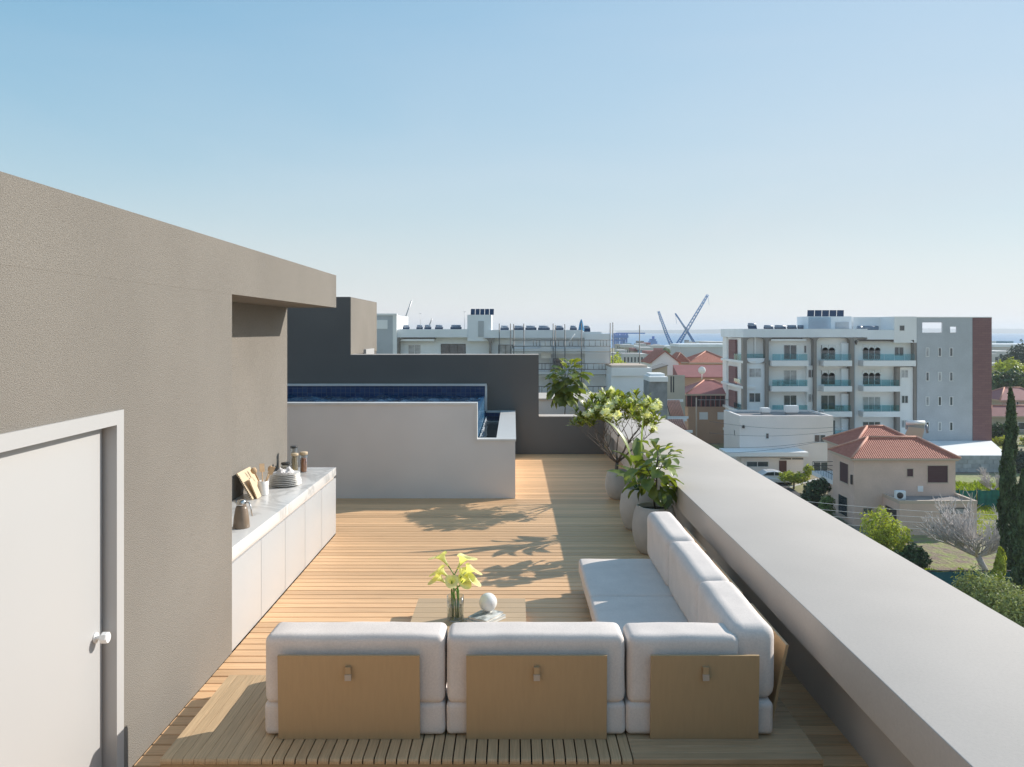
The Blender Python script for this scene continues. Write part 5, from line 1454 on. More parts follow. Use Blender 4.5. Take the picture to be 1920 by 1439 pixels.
# tiled canopies near the parapet corner
for (p0, p1, zt, zb_, Yk, l_) in ((1257, 1283, 751, 780, 104, 'upper red tiled canopy with white edging beyond the parapet corner'), (1255, 1290, 787, 806, 97, 'lower red tiled canopy with dark gaps beyond the parapet corner')):
    cn = thing('tiled_canopy', l_, 'canopy', (wx((p0 + p1) / 2, Yk), Yk + 2, gz(Yk)))
    za, zb2 = wz(zb_, Yk), wz(zt, Yk + 3)
    n_ = 9
    for i in range(n_):
        xa = wx(p0, Yk) + (wx(p1, Yk) - wx(p0, Yk)) * i / n_; w_ = (wx(p1, Yk) - wx(p0, Yk)) / n_
        MB().tube([(xa + w_ / 2, Yk, za), (xa + w_ / 2, Yk + 3, zb2)], w_ * .42, 6).build('tile_row', M['ridge'], cn)
    MB().prism([(Yk + .1, za - .3), (Yk + 3, zb2 - .3), (Yk + 3, zb2 - .15), (Yk + .1, za - .15)], 'x', wx(p0, Yk), wx(p1, Yk)).build('deck', M['soffit'], cn)
    MB().box(wx(p0, Yk) - .4, wx(p1, Yk) + .5, Yk - .25, Yk - .02, za - .35, za - .05).box(wx(p0, Yk) - .4, wx(p1, Yk) + .5, Yk + 3.02, Yk + 3.3, zb2 - .2, zb2 + .12).build('edge', M['bwhite'], cn)
    for xx in (wx(p0, Yk) + .1, wx(p1, Yk) - .2): BX(cn, 'post', M['bwhite'], xx, xx + .15, Yk - .2, Yk - .05, gz(Yk), za - .36)
# cladded slim wall strips with vertical green slits behind
Yg = 112
gs = thing('slit_wall', 'pale wall with tall dark slits behind the concrete box', 'wall', (wx(1268, Yg), Yg, gz(Yg)))
BX(gs, 'wall', M['beige'], wx(1250, Yg), wx(1284, Yg), Yg, Yg + .4, gz(Yg), wz(704, Yg))
for p in (1257, 1261.5): BX(gs, 'slit', M['frame_dark'], wx(p, Yg), wx(p + 2.4, Yg), Yg - .03, Yg + .02, wz(736, Yg), wz(706, Yg))

# ------------------------------------------------------------------ yards, road and patches of the ground near the tan house
patch('yard', [(wx(1290, 100), 93), (wx(1400, 93), 93), (34, 88.5), (24, 80), (14, 66), (8, 66), (16, 110), (30, 110)], .006, M['concrete_yard'])
patch('road', [(27.5, 62), (29.3, 62), (29.3, 88), (27.5, 90), (24, 88), (22, 62)], .012, M['asphalt'])
patch('yard_path', [(39.3, 78.2), (47.5, 78.2), (47.5, 79.2), (39.3, 79.2)], .006, M['path'])
def lawn(label_name, x0, x1, y0, y1, n, seed, hgt=.28, m='grass'):
    r_ = np.random.default_rng(seed)
    patch('grass_ground', [(x0, y0), (x1, y0), (x1, y1), (x0, y1)], .010, M['grassbase'])
    px = r_.uniform(x0, x1, n); py = r_.uniform(y0, y1, n)
    keep = (np.sin(px * 1.7 + seed) + np.sin(py * 1.3 + px * .6) > -.9); px, py = px[keep], py[keep]; n = len(px)
    pz = np.array([gz(y) for y in py])
    a = r_.uniform(0, 6.28, n); h = r_.uniform(.4, 1.2, n) * hgt; w_ = .06
    dx, dy = np.cos(a) * w_, np.sin(a) * w_; lx, ly = r_.normal(0, .08, n), r_.normal(0, .08, n)
    P = np.zeros((n, 4, 3))
    P[:, 0] = np.stack([px - dx, py - dy, pz], 1); P[:, 1] = np.stack([px + dx, py + dy, pz], 1)
    P[:, 2] = np.stack([px + dx * .3 + lx, py + dy * .3 + ly, pz + h], 1); P[:, 3] = np.stack([px - dx * .3 + lx, py - dy * .3 + ly, pz + h], 1)
    o = quads('grass', P, M[m], None, (0, 0, 0)); o['kind'] = 'stuff'
M['grass'] = mat('grass_blades', (.26, .33, .03), .8, perisland=.45, leaf=.3)
M['drygrass'] = mat('dry_grass_blades', (.36, .30, .11), .9, perisland=.4, leaf=.2)
lawn('a', 39.3, 45.5, 62, 77.8, 7000, 1)
lawn('b', 28.3, 32.3, 54.0, 57.4, 3500, 2, .22)
M['redsoil'] = mat('red_soil', (.33, .235, .175), .95, col2=(.22, .24, .07), var=.4, vscale=1.1, detail=8, bump=.8, bscale=4, dist=.15)
patch('soil_bed', [(30.2, 57.5), (36.5, 55.5), (37.5, 60), (36, 66.8), (31.5, 66.8)], .008, M['redsoil'])
lawn('c', 46, 52, 79.5, 87, 3500, 3)
lawn('d', 45.5, 52, 60, 77, 5000, 6)
lawn('e', 39.5, 45.9, 79.5, 91.5, 3000, 5, .3, 'drygrass')
# teal mesh fence in the garden, in front of the bare tree
Yf = 51.5
tf = thing('mesh_fence', 'teal mesh garden fence below the bare tree', 'fence', (wx(1810, Yf), Yf, ZG))
M['fencecap'] = M['frame_dark']
zt_ = wz(1071, Yf)
for i in range(9):
    xa = 25.6 + i * 1.35
    fx = [(xa + .02 + 1.31 * t / 6, Yf + .04 * math.sin(t * 1.7 + i)) for t in range(7)]
    v = [(x, y, ZG) for x, y in fx] + [(x, y, zt_ - .02 - .05 * math.sin(math.pi * k / 6)) for k, (x, y) in enumerate(fx)]
    MB().add(v, [(k, k + 1, k + 8, k + 7) for k in range(6)], True).build('mesh_panel', M['tealfence'], tf)
    MB().tube([(xa, Yf + .05, ZG), (xa, Yf + .05, zt_ + .06)], .04, 5).build('post', M['frame_dark'], tf)
MB().tube([(25.6, Yf + .02, zt_ + .0), (37.7, Yf + .02, zt_ + .0)], .05, 5).build('top_rail', M['frame_dark'], tf)
# green tarpaulins behind the tan house
Yk = 77
tp = thing('tarpaulin_fence', 'green tarpaulins hung on a fence beyond the tan house', 'fence', (wx(1835, Yk), Yk, gz(Yk)))
for i in range(5):
    xa = 39.6 + i * 1.75
    n_ = 10; fx = [(xa + 1.7 * k / (n_ - 1), Yk + .12 * math.sin(k * 1.9 + i * 2)) for k in range(n_)]
    v = [(x, y, gz(Yk)) for x, y in fx] + [(x, y, wz(918.5, Yk) - .10 * math.sin(math.pi * k / (n_ - 1))) for k, (x, y) in enumerate(fx)]
    MB().add(v, [(k, k + 1, k + n_ + 1, k + n_) for k in range(n_ - 1)], True).build('tarpaulin', M['teal'], tp)
    MB().tube([(xa - .02, Yk, gz(Yk)), (xa - .02, Yk, wz(916, Yk))], .04, 5).build('post', M['frame_dark'], tp)

# ------------------------------------------------------------------ trees and shrubs
def leafy(name, label, cat, X_, Y_, ells, n, size, m, trunk=True, seed=0, group=None, droop=0.0, upright=0.0, base=None):
    """crown made of many leaf-sized faces spread through ellipsoids (cx,cy,cz,rx,ry,rz), relative to the foot"""
    zb_ = gz(Y_) if base is None else base
    o = thing(name, label, cat, (X_, Y_, zb_), group)
    r_ = np.random.default_rng(seed)
    vol = np.array([e[3] * e[4] * e[5] for e in ells]) ** .67; k = r_.choice(len(ells), n, p=vol / vol.sum()); E = np.array(ells)[k]
    d = r_.normal(size=(n, 3)); d /= np.linalg.norm(d, axis=1)[:, None]
    rad = r_.uniform(.25, 1.0, n) ** .45
    lump = 1 + .16 * np.sin(d[:, 0] * 7 + k) + .13 * np.sin(d[:, 1] * 8 + 2 * k + d[:, 2] * 6)
    c = E[:, :3] + d * E[:, 3:] * (rad * lump)[:, None] + np.array([X_, Y_, zb_])
    nr = d + r_.normal(size=(n, 3)) * .8; nr[:, 2] += .25; nr /= np.linalg.norm(nr, axis=1)[:, None]
    t = r_.normal(size=(n, 3)); t[:, 2] += upright - droop; t -= nr * (t * nr).sum(1)[:, None]; t /= np.linalg.norm(t, axis=1)[:, None] + 1e-9
    b = np.cross(nr, t); s_ = size * r_.uniform(.6, 1.3, n)[:, None]
    P = np.stack([c - t * s_, c - b * s_ * .5, c + t * s_, c + b * s_ * .5], 1)
    cr = quads('crown', P, m, o); cr['kind'] = 'stuff'
    if trunk:
        top = max(e[2] for e in ells); tb_ = MB(); rr = random.Random(seed)
        tb_.tube([(X_, Y_, zb_), (X_ + .05, Y_, zb_ + top * .45), (X_, Y_, zb_ + top * .9)], [.05 + top * .03, .03 + top * .022, .02], 7)
        for e in ells: tb_.tube([(X_, Y_, zb_ + top * .3), (X_ + e[0] * .6, Y_ + e[1] * .6, zb_ + e[2] * .85), (X_ + e[0], Y_ + e[1], zb_ + e[2])], [.03 + top * .012, .04, .015], 5)
        tb_.build('trunk', M['bark'], o)
    return o
M['lf_yellow'] = mat('leaf_yellow_green', (.36, .40, .06), .7, perisland=.5, leaf=.3)
M['lf_dark'] = mat('leaf_dark_green', (.055, .10, .035), .6, perisland=.5, leaf=.2)
M['lf_mid'] = mat('leaf_mid_green', (.12, .18, .045), .6, perisland=.5, leaf=.25)
M['lf_cypress'] = mat('leaf_cypress', (.07, .105, .042), .8, perisland=.5, leaf=.12)
M['lf_olive'] = mat('leaf_olive', (.27, .30, .115), .7, perisland=.45, leaf=.2)
M['lf_grey'] = mat('leaf_grey_green', (.07, .095, .075), .8, perisland=.4, leaf=.15)
# garden in front of the tan house
Ya = 58.5
leafy('garden_tree', 'yellow green leafy tree in front of the tan house extension', 'tree', wx(1662, Ya), Ya, [(-.5, 0, 2.9, 1.3, 1.2, 1.3), (.6, -.2, 2.3, 1.0, 1.0, 1.0), (-.9, .1, 1.5, 1.0, .9, 1.0), (.3, 0, 1.2, 1.1, 1, .9), (1.0, 0, .9, .7, .7, .6)], 5200, .11, M['lf_yellow'], seed=1)
Yb = 56.5
leafy('garden_bush', 'dark green bush beside the yellow green tree', 'bush', wx(1708, Yb), Yb, [(-.3, 0, .95, 1.0, .9, .8), (.55, 0, 1.05, .75, .8, .75), (.1, -.1, 1.7, .6, .6, .5)], 3200, .12, M['lf_dark'], seed=2)
leafy('garden_bush', 'bright yellow green bush next to the white car', 'bush', wx(1488, 84), 84, [(-.5, 0, 1.3, 1.0, .9, .55), (.6, 0, 1.2, .9, .9, .6), (1.6, .1, 2.0, .5, .5, .6)], 2200, .13, M['lf_yellow'], seed=3)
leafy('garden_tree', 'dark green tree under the balcony of the tan house', 'tree', wx(1532, 77), 77, [(-.3, 0, 1.6, 1.0, .9, 1.0), (.5, 0, 2.1, .75, .8, .8), (-.9, 0, .9, .8, .8, .7)], 3000, .14, M['lf_dark'], seed=4)
leafy('garden_bush', 'mid green bush below the tan house balcony', 'bush', wx(1549, 72.5), 72.5, [(0, 0, 1.0, .75, .7, .8), (.2, 0, 1.7, .5, .5, .5)], 1800, .12, M['lf_mid'], seed=5)
# cypresses
def cypress(label, px, py_base_Y, h, rmax, n, seed, m='lf_cypress', name='cypress_tree'):
    Y_ = py_base_Y; X_ = wx(px, Y_); zb_ = gz(Y_); r_ = np.random.default_rng(seed)
    o = thing(name, label, 'tree', (X_, Y_, zb_), 'cypress trees along the garden edge')
    t = r_.uniform(.02, 1, n); prof = np.interp(t, [0, .08, .3, .6, .85, .95, 1], [.5, .95, 1, .62, .42, .26, .05]) * rmax
    a = r_.uniform(0, 6.28, n)
    lump = 1 + .22 * np.sin(a * 3 + t * 23 + seed) + .16 * np.sin(a * 5 - t * 41)
    rr = prof * lump * r_.uniform(.35, 1.0, n) ** .4
    c = np.stack([X_ + rr * np.cos(a) + .12 * np.sin(t * 9), Y_ + rr * np.sin(a), zb_ + .3 + t * (h - .3)], 1)
    out = np.stack([np.cos(a), np.sin(a), np.full(n, .2)], 1); nr = out + r_.normal(size=(n, 3)) * .5; nr /= np.linalg.norm(nr, axis=1)[:, None]
    tt = np.stack([np.cos(a) * .35, np.sin(a) * .35, np.full(n, 1.)], 1) + r_.normal(size=(n, 3)) * .25; tt -= nr * (tt * nr).sum(1)[:, None]; tt /= np.linalg.norm(tt, axis=1)[:, None]
    b = np.cross(nr, tt); s_ = r_.uniform(.07, .20, n)[:, None]
    P = np.stack([c - tt * s_, c - b * s_ * .4, c + tt * s_, c + b * s_ * .4], 1)
    cr = quads('crown', P, M[m], o); cr['kind'] = 'stuff'
    MB().tube([(X_, Y_, zb_), (X_, Y_, zb_ + h * .9)], [.16, .03], 6).build('trunk', M['bark'], o)
    return o
cypress('tall slender cypress rising past the maroon strip, the tallest of the cypresses', 1893, 53.0, 13.4, .64, 15000, 11)
cypress('dark cypress cut off by the edge of the picture behind the small one', 1917, 50.0, 8.5, .72, 9000, 12)
cypress('small bright cypress in front of the tall one', 1873, 47.5, 4.3, .5, 5000, 13, 'lf_yellow')
# shrubbery at the lower right
for i, (px, Y_, rx, rz, l_) in enumerate(((1828, 44, 1.0, 1.25, 'olive green shrub just beyond the parapet, nearest the teal fence'), (1868, 42.5, 1.2, 1.35, 'olive green shrub between two others below the small cypress'), (1912, 40.5, 1.3, 1.25, 'olive green shrub at the lower right corner beyond the parapet'))):
    zt0 = ZG
    leafy('garden_shrub', l_, 'shrub', wx(px, Y_), Y_, [(0, 0, 2.9, rx, 1.1, rz), (.7, .2, 2.8, rx * .8, .9, rz * .8), (-.7, -.2, 2.5, rx * .8, .9, rz * .8), (.2, 0, 1.4, rx, 1, rz)], 6500, .085, M['lf_olive'], seed=30 + i, group='olive green shrubs beyond the parapet')
# bare tree
bt = thing('bare_tree', 'leafless pale grey tree with spreading branches on bare soil', 'tree', (wx(1845, 57.5), 57.5, ZG))
M['palebark'] = mat('pale_bark', (.52, .48, .465), .9, var=.2, vscale=8)
bm = MB(); br = random.Random(9)
def twig(p, d, L_, r0, lev):
    pts = [p]; q = p.copy(); dd = d.copy()
    for i in range(3):
        dd = (dd + Vector((br.uniform(-.22, .22), br.uniform(-.22, .22), br.uniform(-.08, .2)))).normalized(); q = q + dd * L_ / 3; pts.append(q.copy())
    bm.tube(pts, [max(r0, .022), max(r0 * .85, .02), max(r0 * .7, .018), max(r0 * .5, .012)], 5 if lev > 1 else 3, cap=False)
    if lev == 0: return
    for k in range(br.randint(4, 5) if lev > 1 else 4):
        nd = (dd + Vector((br.uniform(-.9, .9), br.uniform(-.8, .8), br.uniform(-.2, .7)))).normalized()
        twig(pts[br.randint(1, 3)], nd, L_ * br.uniform(.6, .85), r0 * .55, lev - 1)
b0 = Vector((wx(1845, 57.5), 57.5, ZG)); kn = b0 + Vector((-.45, 0, 1.0))
bm.tube([b0, b0 + Vector((-.15, 0, .4)), kn], [.30, .24, .2], 8)
for a, e in ((2.9, .45), (3.4, .2), (2.4, .9), (.3, .7), (-.6, .5), (1.6, .9), (3.1, 1.3), (4.2, .5), (2.7, .2), (3.0, .8), (-.2, .3)):
    twig(kn, Vector((math.cos(a), math.sin(a) * .8, e)).normalized(), 1.9, .13, 3)
bm.build('branches', M['palebark'], bt)
bt2 = thing('bare_tree', 'second leafless tree beyond the green tarpaulins', 'tree', (wx(1866, 80), 80, gz(80)))
bm = MB(); b0 = Vector((wx(1866, 80), 80, gz(80))); kn = b0 + Vector((-.2, 0, .9))
bm.tube([b0, kn], [.16, .12], 7)
for a, e in ((2.9, .7), (2.2, 1.1), (.5, .9), (3.6, .5), (-1, .8)): twig(kn, Vector((math.cos(a), math.sin(a), e)).normalized(), 1.1, .06, 3)
bm.build('branches', M['palebark'], bt2)
# far right: house, hedge and trees
Yh = 128
fh = thing('cream_house', 'cream house with brown red roofs beyond the cypress', 'house', (wx(1900, Yh), Yh + 5, gz(Yh)))
BX(fh, 'wall', M['beige'], wx(1860, Yh), wx(1960, Yh), Yh, Yh + 4, gz(Yh), wz(779, Yh))
BX(fh, 'upper_wall', M['beige'], wx(1878, Yh + 4), wx(1960, Yh + 4), Yh + 4, Yh + 10, gz(Yh), wz(750, Yh + 4))
hip_roof(fh, wx(1852, Yh), wx(1966, Yh), Yh - .6, Yh + 4, wz(780, Yh), 1.5, 'cream', inset=1.6, tilem=M['redroof'])
hip_roof(fh, wx(1872, Yh + 4), wx(1970, Yh + 4), Yh + 3.6, Yh + 11, wz(750, Yh + 4), 1.8, 'cream', inset=3, tilem=M['redroof'])
window(fh, wx(1905, Yh + 4), wx(1910, Yh + 4), wz(760, Yh + 4), wz(753, Yh + 4), Yh + 4, 1)
window(fh, wx(1908, Yh), wx(1935, Yh), wz(806, Yh), wz(792, Yh), Yh, 2, fm='frame_white')
for lbl, nm, cat, px, Y_, ells, n, sz, mm, sd in (
    ('dark green rounded tree with light top behind the cream house', 'far_tree', 'tree', 1884, 150, [(-1, 0, 6.2, 3.2, 3, 2.6), (1.8, 0, 7.0, 2.6, 3, 2.4), (-2.4, 0, 4.2, 2, 2, 2)], 3000, .34, 'lf_dark', 40),
    ('light yellow green tree top beyond the dark rounded tree', 'far_tree', 'tree', 1893, 158, [(0, 0, 9.0, 3.0, 2.5, 2.0), (3.2, 0, 6.6, 1.8, 2, 2.2)], 1600, .34, 'lf_yellow', 41),
    ('tall grey green tree at the far right edge', 'far_tree', 'tree', 1914, 190, [(0, 0, 9, 3.0, 3, 5), (2.0, 0, 6, 3, 3, 4)], 3000, .4, 'lf_grey', 42),
    ('slim grey green tree left of the tall one at the far right', 'far_tree', 'tree', 1889, 200, [(0, 0, 7, 2.2, 2, 4.2), (1.6, 0, 5, 2, 2, 3)], 2200, .4, 'lf_grey', 43),
    ('clipped dark hedge in front of the cream house', 'hedge', 'hedge', 1876, 121, [(-.6, 0, 1.1, 1.5, .9, 1.3), (1.0, 0, 1.1, 1.5, .9, 1.3)], 1800, .22, 'lf_dark', 44),
    ('yellow green low bush in front of the dark hedge', 'garden_bush', 'bush', 1880, 114, [(0, 0, .6, 1.3, .8, .6), (4.0, 0, .7, 1.4, .8, .8)], 1200, .2, 'lf_yellow', 45),
    ('grey leaved bush at the right edge beside the cypress', 'garden_bush', 'bush', 1916, 92, [(0, 0, 1.2, 1.2, 1.2, 1.4)], 1500, .2, 'lf_grey', 46),
    ('green tree beside the corner of the left apartment building', 'far_tree', 'tree', 1158, 118, [(-.3, 0, 10.6, 1.5, 2, 2.3), (.9, 0, 9.2, 1.5, 2, 1.7), (1.8, 0, 8.2, 1.3, 2, 1.3)], 2600, .26, 'lf_yellow', 47),
    ('dark slim tree beside the white gabled house', 'far_tree', 'tree', 1214, 135, [(0, 0, 6.2, .9, 1, 2.6), (.5, 0, 3.8, .9, 1, 2)], 1500, .24, 'lf_dark', 48)):
    leafy(nm, lbl, cat, wx(px, Y_), Y_, ells, n, sz, M[mm], seed=sd)
patch('verge', [(wx(1862, 112), 107), (62, 107), (76, 123), (wx(1862, 123), 123)], .008, M['grassbase'])

# ------------------------------------------------------------------ parked car by the white house
cxr, cyr = wx(1452, 86.5), 86.5; g0 = gz(86.5) + .012
car = thing('parked_car', 'white car parked in front of the white house', 'car', (cxr, cyr, g0))
M['carpaint'] = mat('car_paint', (.72, .73, .74), .25, coat=.6)
body = [(-2.15, .45), (-2.2, .25), (2.2, .25), (2.25, .55), (2.15, .78), (1.2, .92), (.55, 1.32), (-.2, 1.45), (-1.1, 1.38), (-1.75, 1.0), (-2.15, .9)]
ct_ = 20
def car_section(sc_):   # outline scaled in half width
    return sc_
mb = MB(); secs = [(-.86, .25), (-.80, 0), (.80, 0), (.86, .25)]
rows = []
for wv, drop in ((-.88, .10), (-.74, 0), (.74, 0), (.88, .10)):
    rows.append([(cxr + a, cyr + wv * (1 if z < .95 else .86), g0 + z - drop * (z > .9) * .6) for a, z in body])
nb_ = len(body); vv = [p for r_ in rows for p in r_]
ff = [(i * nb_ + k, i * nb_ + (k + 1) % nb_, (i + 1) * nb_ + (k + 1) % nb_, (i + 1) * nb_ + k) for i in range(3) for k in range(nb_)]
ff += [tuple(range(nb_)), tuple(range(4 * nb_ - 1, 3 * nb_ - 1, -1))]
mb.add(vv, ff).build('body', M['carpaint'], car)
def glass_quad(pts): return MB().add([(cxr + a, cyr - .80, g0 + z) for a, z in pts] + [(cxr + a, cyr - .74, g0 + z) for a, z in pts], [tuple(range(len(pts))), tuple(range(2 * len(pts) - 1, len(pts) - 1, -1))])
glass_quad([(-1.45, .98), (-.3, .98), (-.3, 1.34), (-1.0, 1.30)]).build('side_window', M['winglass'], car)
glass_quad([(-.22, .98), (1.05, .95), (.5, 1.26), (-.22, 1.35)]).build('side_window', M['winglass'], car)
MB().add([(cxr + 1.18, cyr - .62, g0 + .95), (cxr + 1.18, cyr + .62, g0 + .95), (cxr + .6, cyr + .55, g0 + 1.33), (cxr + .6, cyr - .55, g0 + 1.33)], [(0, 1, 2, 3)]).build('windscreen', M['winglass'], car)
M['rubber'] = mat('rubber', (.02, .02, .02), .8)
for a in (-1.35, 1.4):
    for s_ in (-.8, .62):
        wl_ = MB().tube([(cxr + a, cyr + s_, g0 + .32), (cxr + a, cyr + s_ + .18, g0 + .32)], .32, 18).build('wheel', M['rubber'], car)
        MB().tube([(cxr + a, cyr + s_ - .01, g0 + .32), (cxr + a, cyr + s_ + .19, g0 + .32)], .2, 14).build('rim', M['metal'], wl_)
# ------------------------------------------------------------------ overhead wires
M['wire'] = mat('wire', (.55, .55, .56), .6)
M['wiredark'] = mat('wire_dark', (.10, .10, .11), .6)
def wire(label, p0, p1, Ya_, Yb_, sag, m, group, r_=.022):
    a = Vector((wx(p0[0], Ya_), Ya_, wz(p0[1], Ya_))); b = Vector((wx(p1[0], Yb_), Yb_, wz(p1[1], Yb_)))
    pts = [a.lerp(b, i / 16) + Vector((0, 0, -sag * 4 * (i / 16) * (1 - i / 16))) for i in range(17)]
    setp(MB().tube(pts, r_, 4).build('power_line', M[m], None), label, 'power line', group)
for i, (a, b) in enumerate((((1380, 925), (1960, 968)), ((1380, 938), (1960, 978)), ((1380, 950), (1960, 987)), ((1380, 966), (1960, 996)))):
    wire(['topmost pale wire crossing in front of the tan house', 'second wire from the top crossing the tan house', 'third wire from the top crossing the tan house', 'lowest pale wire crossing in front of the tan house'][i], a, b, 63, 63, .35, 'wire', 'wires in front of the tan house', .017)
for i, (a, b) in enumerate((((1330, 790), (1580, 800)), ((1330, 812), (1580, 806)), ((1340, 838), (1580, 818)), ((1340, 850), (1590, 815)))):
    wire(['highest dark wire crossing the white house front', 'second highest dark wire crossing the white house front', 'third dark wire from the top across the white house', 'lowest dark wire, sloping up across the white house'][i], a, b, 86, 88, .5, 'wiredark', 'wires in front of the white house', .018)

# ------------------------------------------------------------------ harbour and far town
M['craneblue'] = mat('crane_blue', (.01, .19, .50), .6)
M['cranepale'] = mat('crane_pale', (.08, .26, .55), .6)
M['gantry'] = mat('gantry_blue', (.02, .17, .55), .6)
def lattice(mb, a, b, w_, n_, t_):
    a = Vector(a); b = Vector(b); d = (b - a).normalized(); s1 = d.cross(Vector((0, 1, 0))).normalized(); s2 = Vector((0, 1, 0))
    cor = [s1 * w_ + s2 * w_, s1 * w_ - s2 * w_, -s1 * w_ - s2 * w_, -s1 * w_ + s2 * w_]
    for c in cor: mb.tube([a + c, b + c * .6], t_, 4)
    for i in range(n_):
        p = a.lerp(b, i / n_); q = a.lerp(b, (i + 1) / n_); k = 1 - .4 * i / n_
        for j in range(4): mb.tube([p + cor[j] * k, q + cor[(j + 1) % 4] * k], t_ * .7, 3)
Yk = 700
def crane(label, base, knee, tip, m2, wd):
    o = thing('crawler_crane', label, 'crane', (wx(base[0], Yk), Yk, gz(Yk)))
    B = (wx(base[0], Yk), Yk, wz(base[1], Yk)); K = (wx(knee[0], Yk), Yk, wz(knee[1], Yk)); T_ = (wx(tip[0], Yk), Yk, wz(tip[1], Yk))
    mb = MB(); lattice(mb, B, K, wd, 9, .45); mb.build('lower_boom', M['craneblue'], o)
    mb = MB(); lattice(mb, K, T_, wd * .7, 12, .30); mb.build('upper_boom', M[m2], o)
    MB().box(B[0] - 3, B[0] + 4, Yk - 3, Yk + 3, gz(Yk), B[2]).build('cab', M['craneblue'], o)
    MB().tube([T_, (T_[0] + 1.2, Yk, T_[2] - 9)], .12, 4).build('hoist_rope', M['craneblue'], o)
crane('blue lattice crane leaning left toward the scaffolding', (1263, 656), (1249, 625), (1234.5, 584), 'cranepale', 1.5)
crane('tallest blue lattice crane leaning right', (1265, 656), (1284, 625), (1327, 553), 'cranepale', 1.7)
crane('thin teal crane whose boom crosses the tallest one', (1306.5, 651), (1289, 622), (1266, 588), 'cranepale', .8)
gc = thing('gantry_crane', 'blue ship to shore gantry crane at the edge of the sea', 'crane', (wx(1175, 900), 900, -15.4))
Yq = 815
mb = MB()
for px in (1153, 1160, 1168, 1175):
    for yy in (Yq, Yq + 14): mb.box(wx(px, Yq) - .7, wx(px, Yq) + .7, yy, yy + 1.4, -16, wz(625, Yq))
mb.build('leg', M['gantry'], gc)
MB().box(wx(1151, Yq), wx(1178, Yq), Yq - 1, Yq + 16, wz(634, Yq), wz(629, Yq)).box(wx(1150, Yq), wx(1172, Yq), Yq - 1, Yq + 16, wz(640, Yq), wz(637, Yq)).build('portal', M['gantry'], gc)
MB().box(wx(1156, Yq), wx(1211, Yq), Yq + 5, Yq + 8, wz(626.3, Yq), wz(624.2, Yq)).build('boom', M['gantry'], gc)
MB().tube([(wx(1178, Yq), Yq + 6, wz(626, Yq)), (wx(1170, Yq), Yq + 6, wz(646, Yq))], .8, 5).build('brace', M['cranepale'], gc)
for (a, b, l_) in (((757, 604), (772, 563.5), 'grey crane boom rising behind the left apartment roof'), ((805, 610), (810, 598), 'short grey crane boom tip behind the left roof')):
    o = thing('crane_boom', l_, 'crane', (wx(a[0], 400), 400, gz(400)))
    mb = MB(); mb.tube([(wx(a[0] - 3, 400), 400, gz(400)), (wx(a[0], 400), 400, wz(a[1], 400)), (wx(b[0], 400), 400, wz(b[1], 400))], .34, 5); mb.build('boom', M['metal'], o)
for px, top, Y_, l_ in ((788, 587, 111, 'thin aerial mast on the left roof near the end block'), (871, 584, 111, 'thin aerial mast beside the left stair tower')):
    o = thing('aerial_mast', l_, 'aerial', (wx(px, Y_), Y_, 2.2))
    MB().tube([(wx(px, Y_), Y_, 2.2), (wx(px, Y_), Y_, wz(top, Y_))], .022, 4).build('mast', M['metal'], o)
    MB().tube([(wx(px - 3, Y_), Y_, wz(top + 1, Y_)), (wx(px + 3, Y_), Y_, wz(top + 1, Y_))], .018, 4).build('crossbar', M['metal'], o)
def block(label, p0, p1, pt, Y_, m, depth=14, wins=0, roof=None, name='far_building', cat='building'):
    o = thing(name, label, cat, (wx((p0 + p1) / 2, Y_), Y_ + depth / 2, gz(Y_)))
    BX(o, 'wall', M[m], wx(p0, Y_), wx(p1, Y_), Y_, Y_ + depth, gz(Y_) - .3, wz(pt, Y_))
    if roof: BX(o, 'roof', M[roof], wx(p0, Y_) - .5, wx(p1, Y_) + .5, Y_ - .5, Y_ + depth + .5, wz(pt, Y_) + .002, wz(pt, Y_) + Y_ * .0035)
    s_ = Y_ / F; H = wz(pt, Y_) - gz(Y_); nf = max(1, int(H / 3.1))
    if wins:
        for r_ in range(nf):
            for k in range(wins):
                xa = wx(p0, Y_) + (wx(p1, Y_) - wx(p0, Y_)) * (k + .3) / wins; xb = wx(p0, Y_) + (wx(p1, Y_) - wx(p0, Y_)) * (k + .75) / wins
                z0 = wz(pt, Y_) - 2.6 - r_ * 3.1
                if z0 > gz(Y_): BX(o, 'window', M['winglass'], xa, xb, Y_ - .06, Y_ + .02, z0, z0 + 1.6)
    return o
M['pink'] = mat('pink_render', (.50, .20, .20), .9); M['lightblue'] = mat('light_blue_render', (.20, .36, .48), .8); M['farwhite'] = mat('far_white', (.62, .60, .58), .9, var=.1, vscale=.05)
M['container'] = mat('container_red', (.40, .16, .15), .8); M['greyroof'] = mat('grey_roof', (.26, .25, .25), .9)
block('white building with a row of dark upright openings beyond the low white building', 1168, 1213, 664, 250, 'farwhite', 12, 7)
block('light blue building beside the dark slim tree', 1203, 1222, 657, 300, 'lightblue', 12, 3, 'farwhite')
block('pink and white block below the harbour', 1222, 1243, 653, 420, 'pink', 12, 4, 'farwhite')
block('slim white block next to the pink one', 1230, 1237, 646, 430, 'farwhite', 10, 1)
block('long pale warehouse with flat roof behind the peach houses', 1276, 1420, 651, 480, 'farwhite', 30, 0, 'bwhite2')
block('dark grey shed roofed hall at the right end of the harbour view', 1330, 1380, 646.5, 560, 'greyroof', 30, 0, 'farwhite')
block('stacked red containers on the quay', 1274, 1291, 649, 620, 'container', 12, 0)
block('cream block with dark windows left of the harbour', 1171, 1186, 652, 380, 'beige', 14, 4, 'farwhite')
block('grey block with small windows beyond the cream one', 1186, 1200, 648, 460, 'bwhite2', 14, 3)
block('low white block in front of the gantry crane', 1160, 1176, 657, 330, 'farwhite', 12, 3)
block('mauve grey block between the trees and the harbour', 1196, 1210, 650, 520, 'greyroof', 14, 3, 'farwhite')
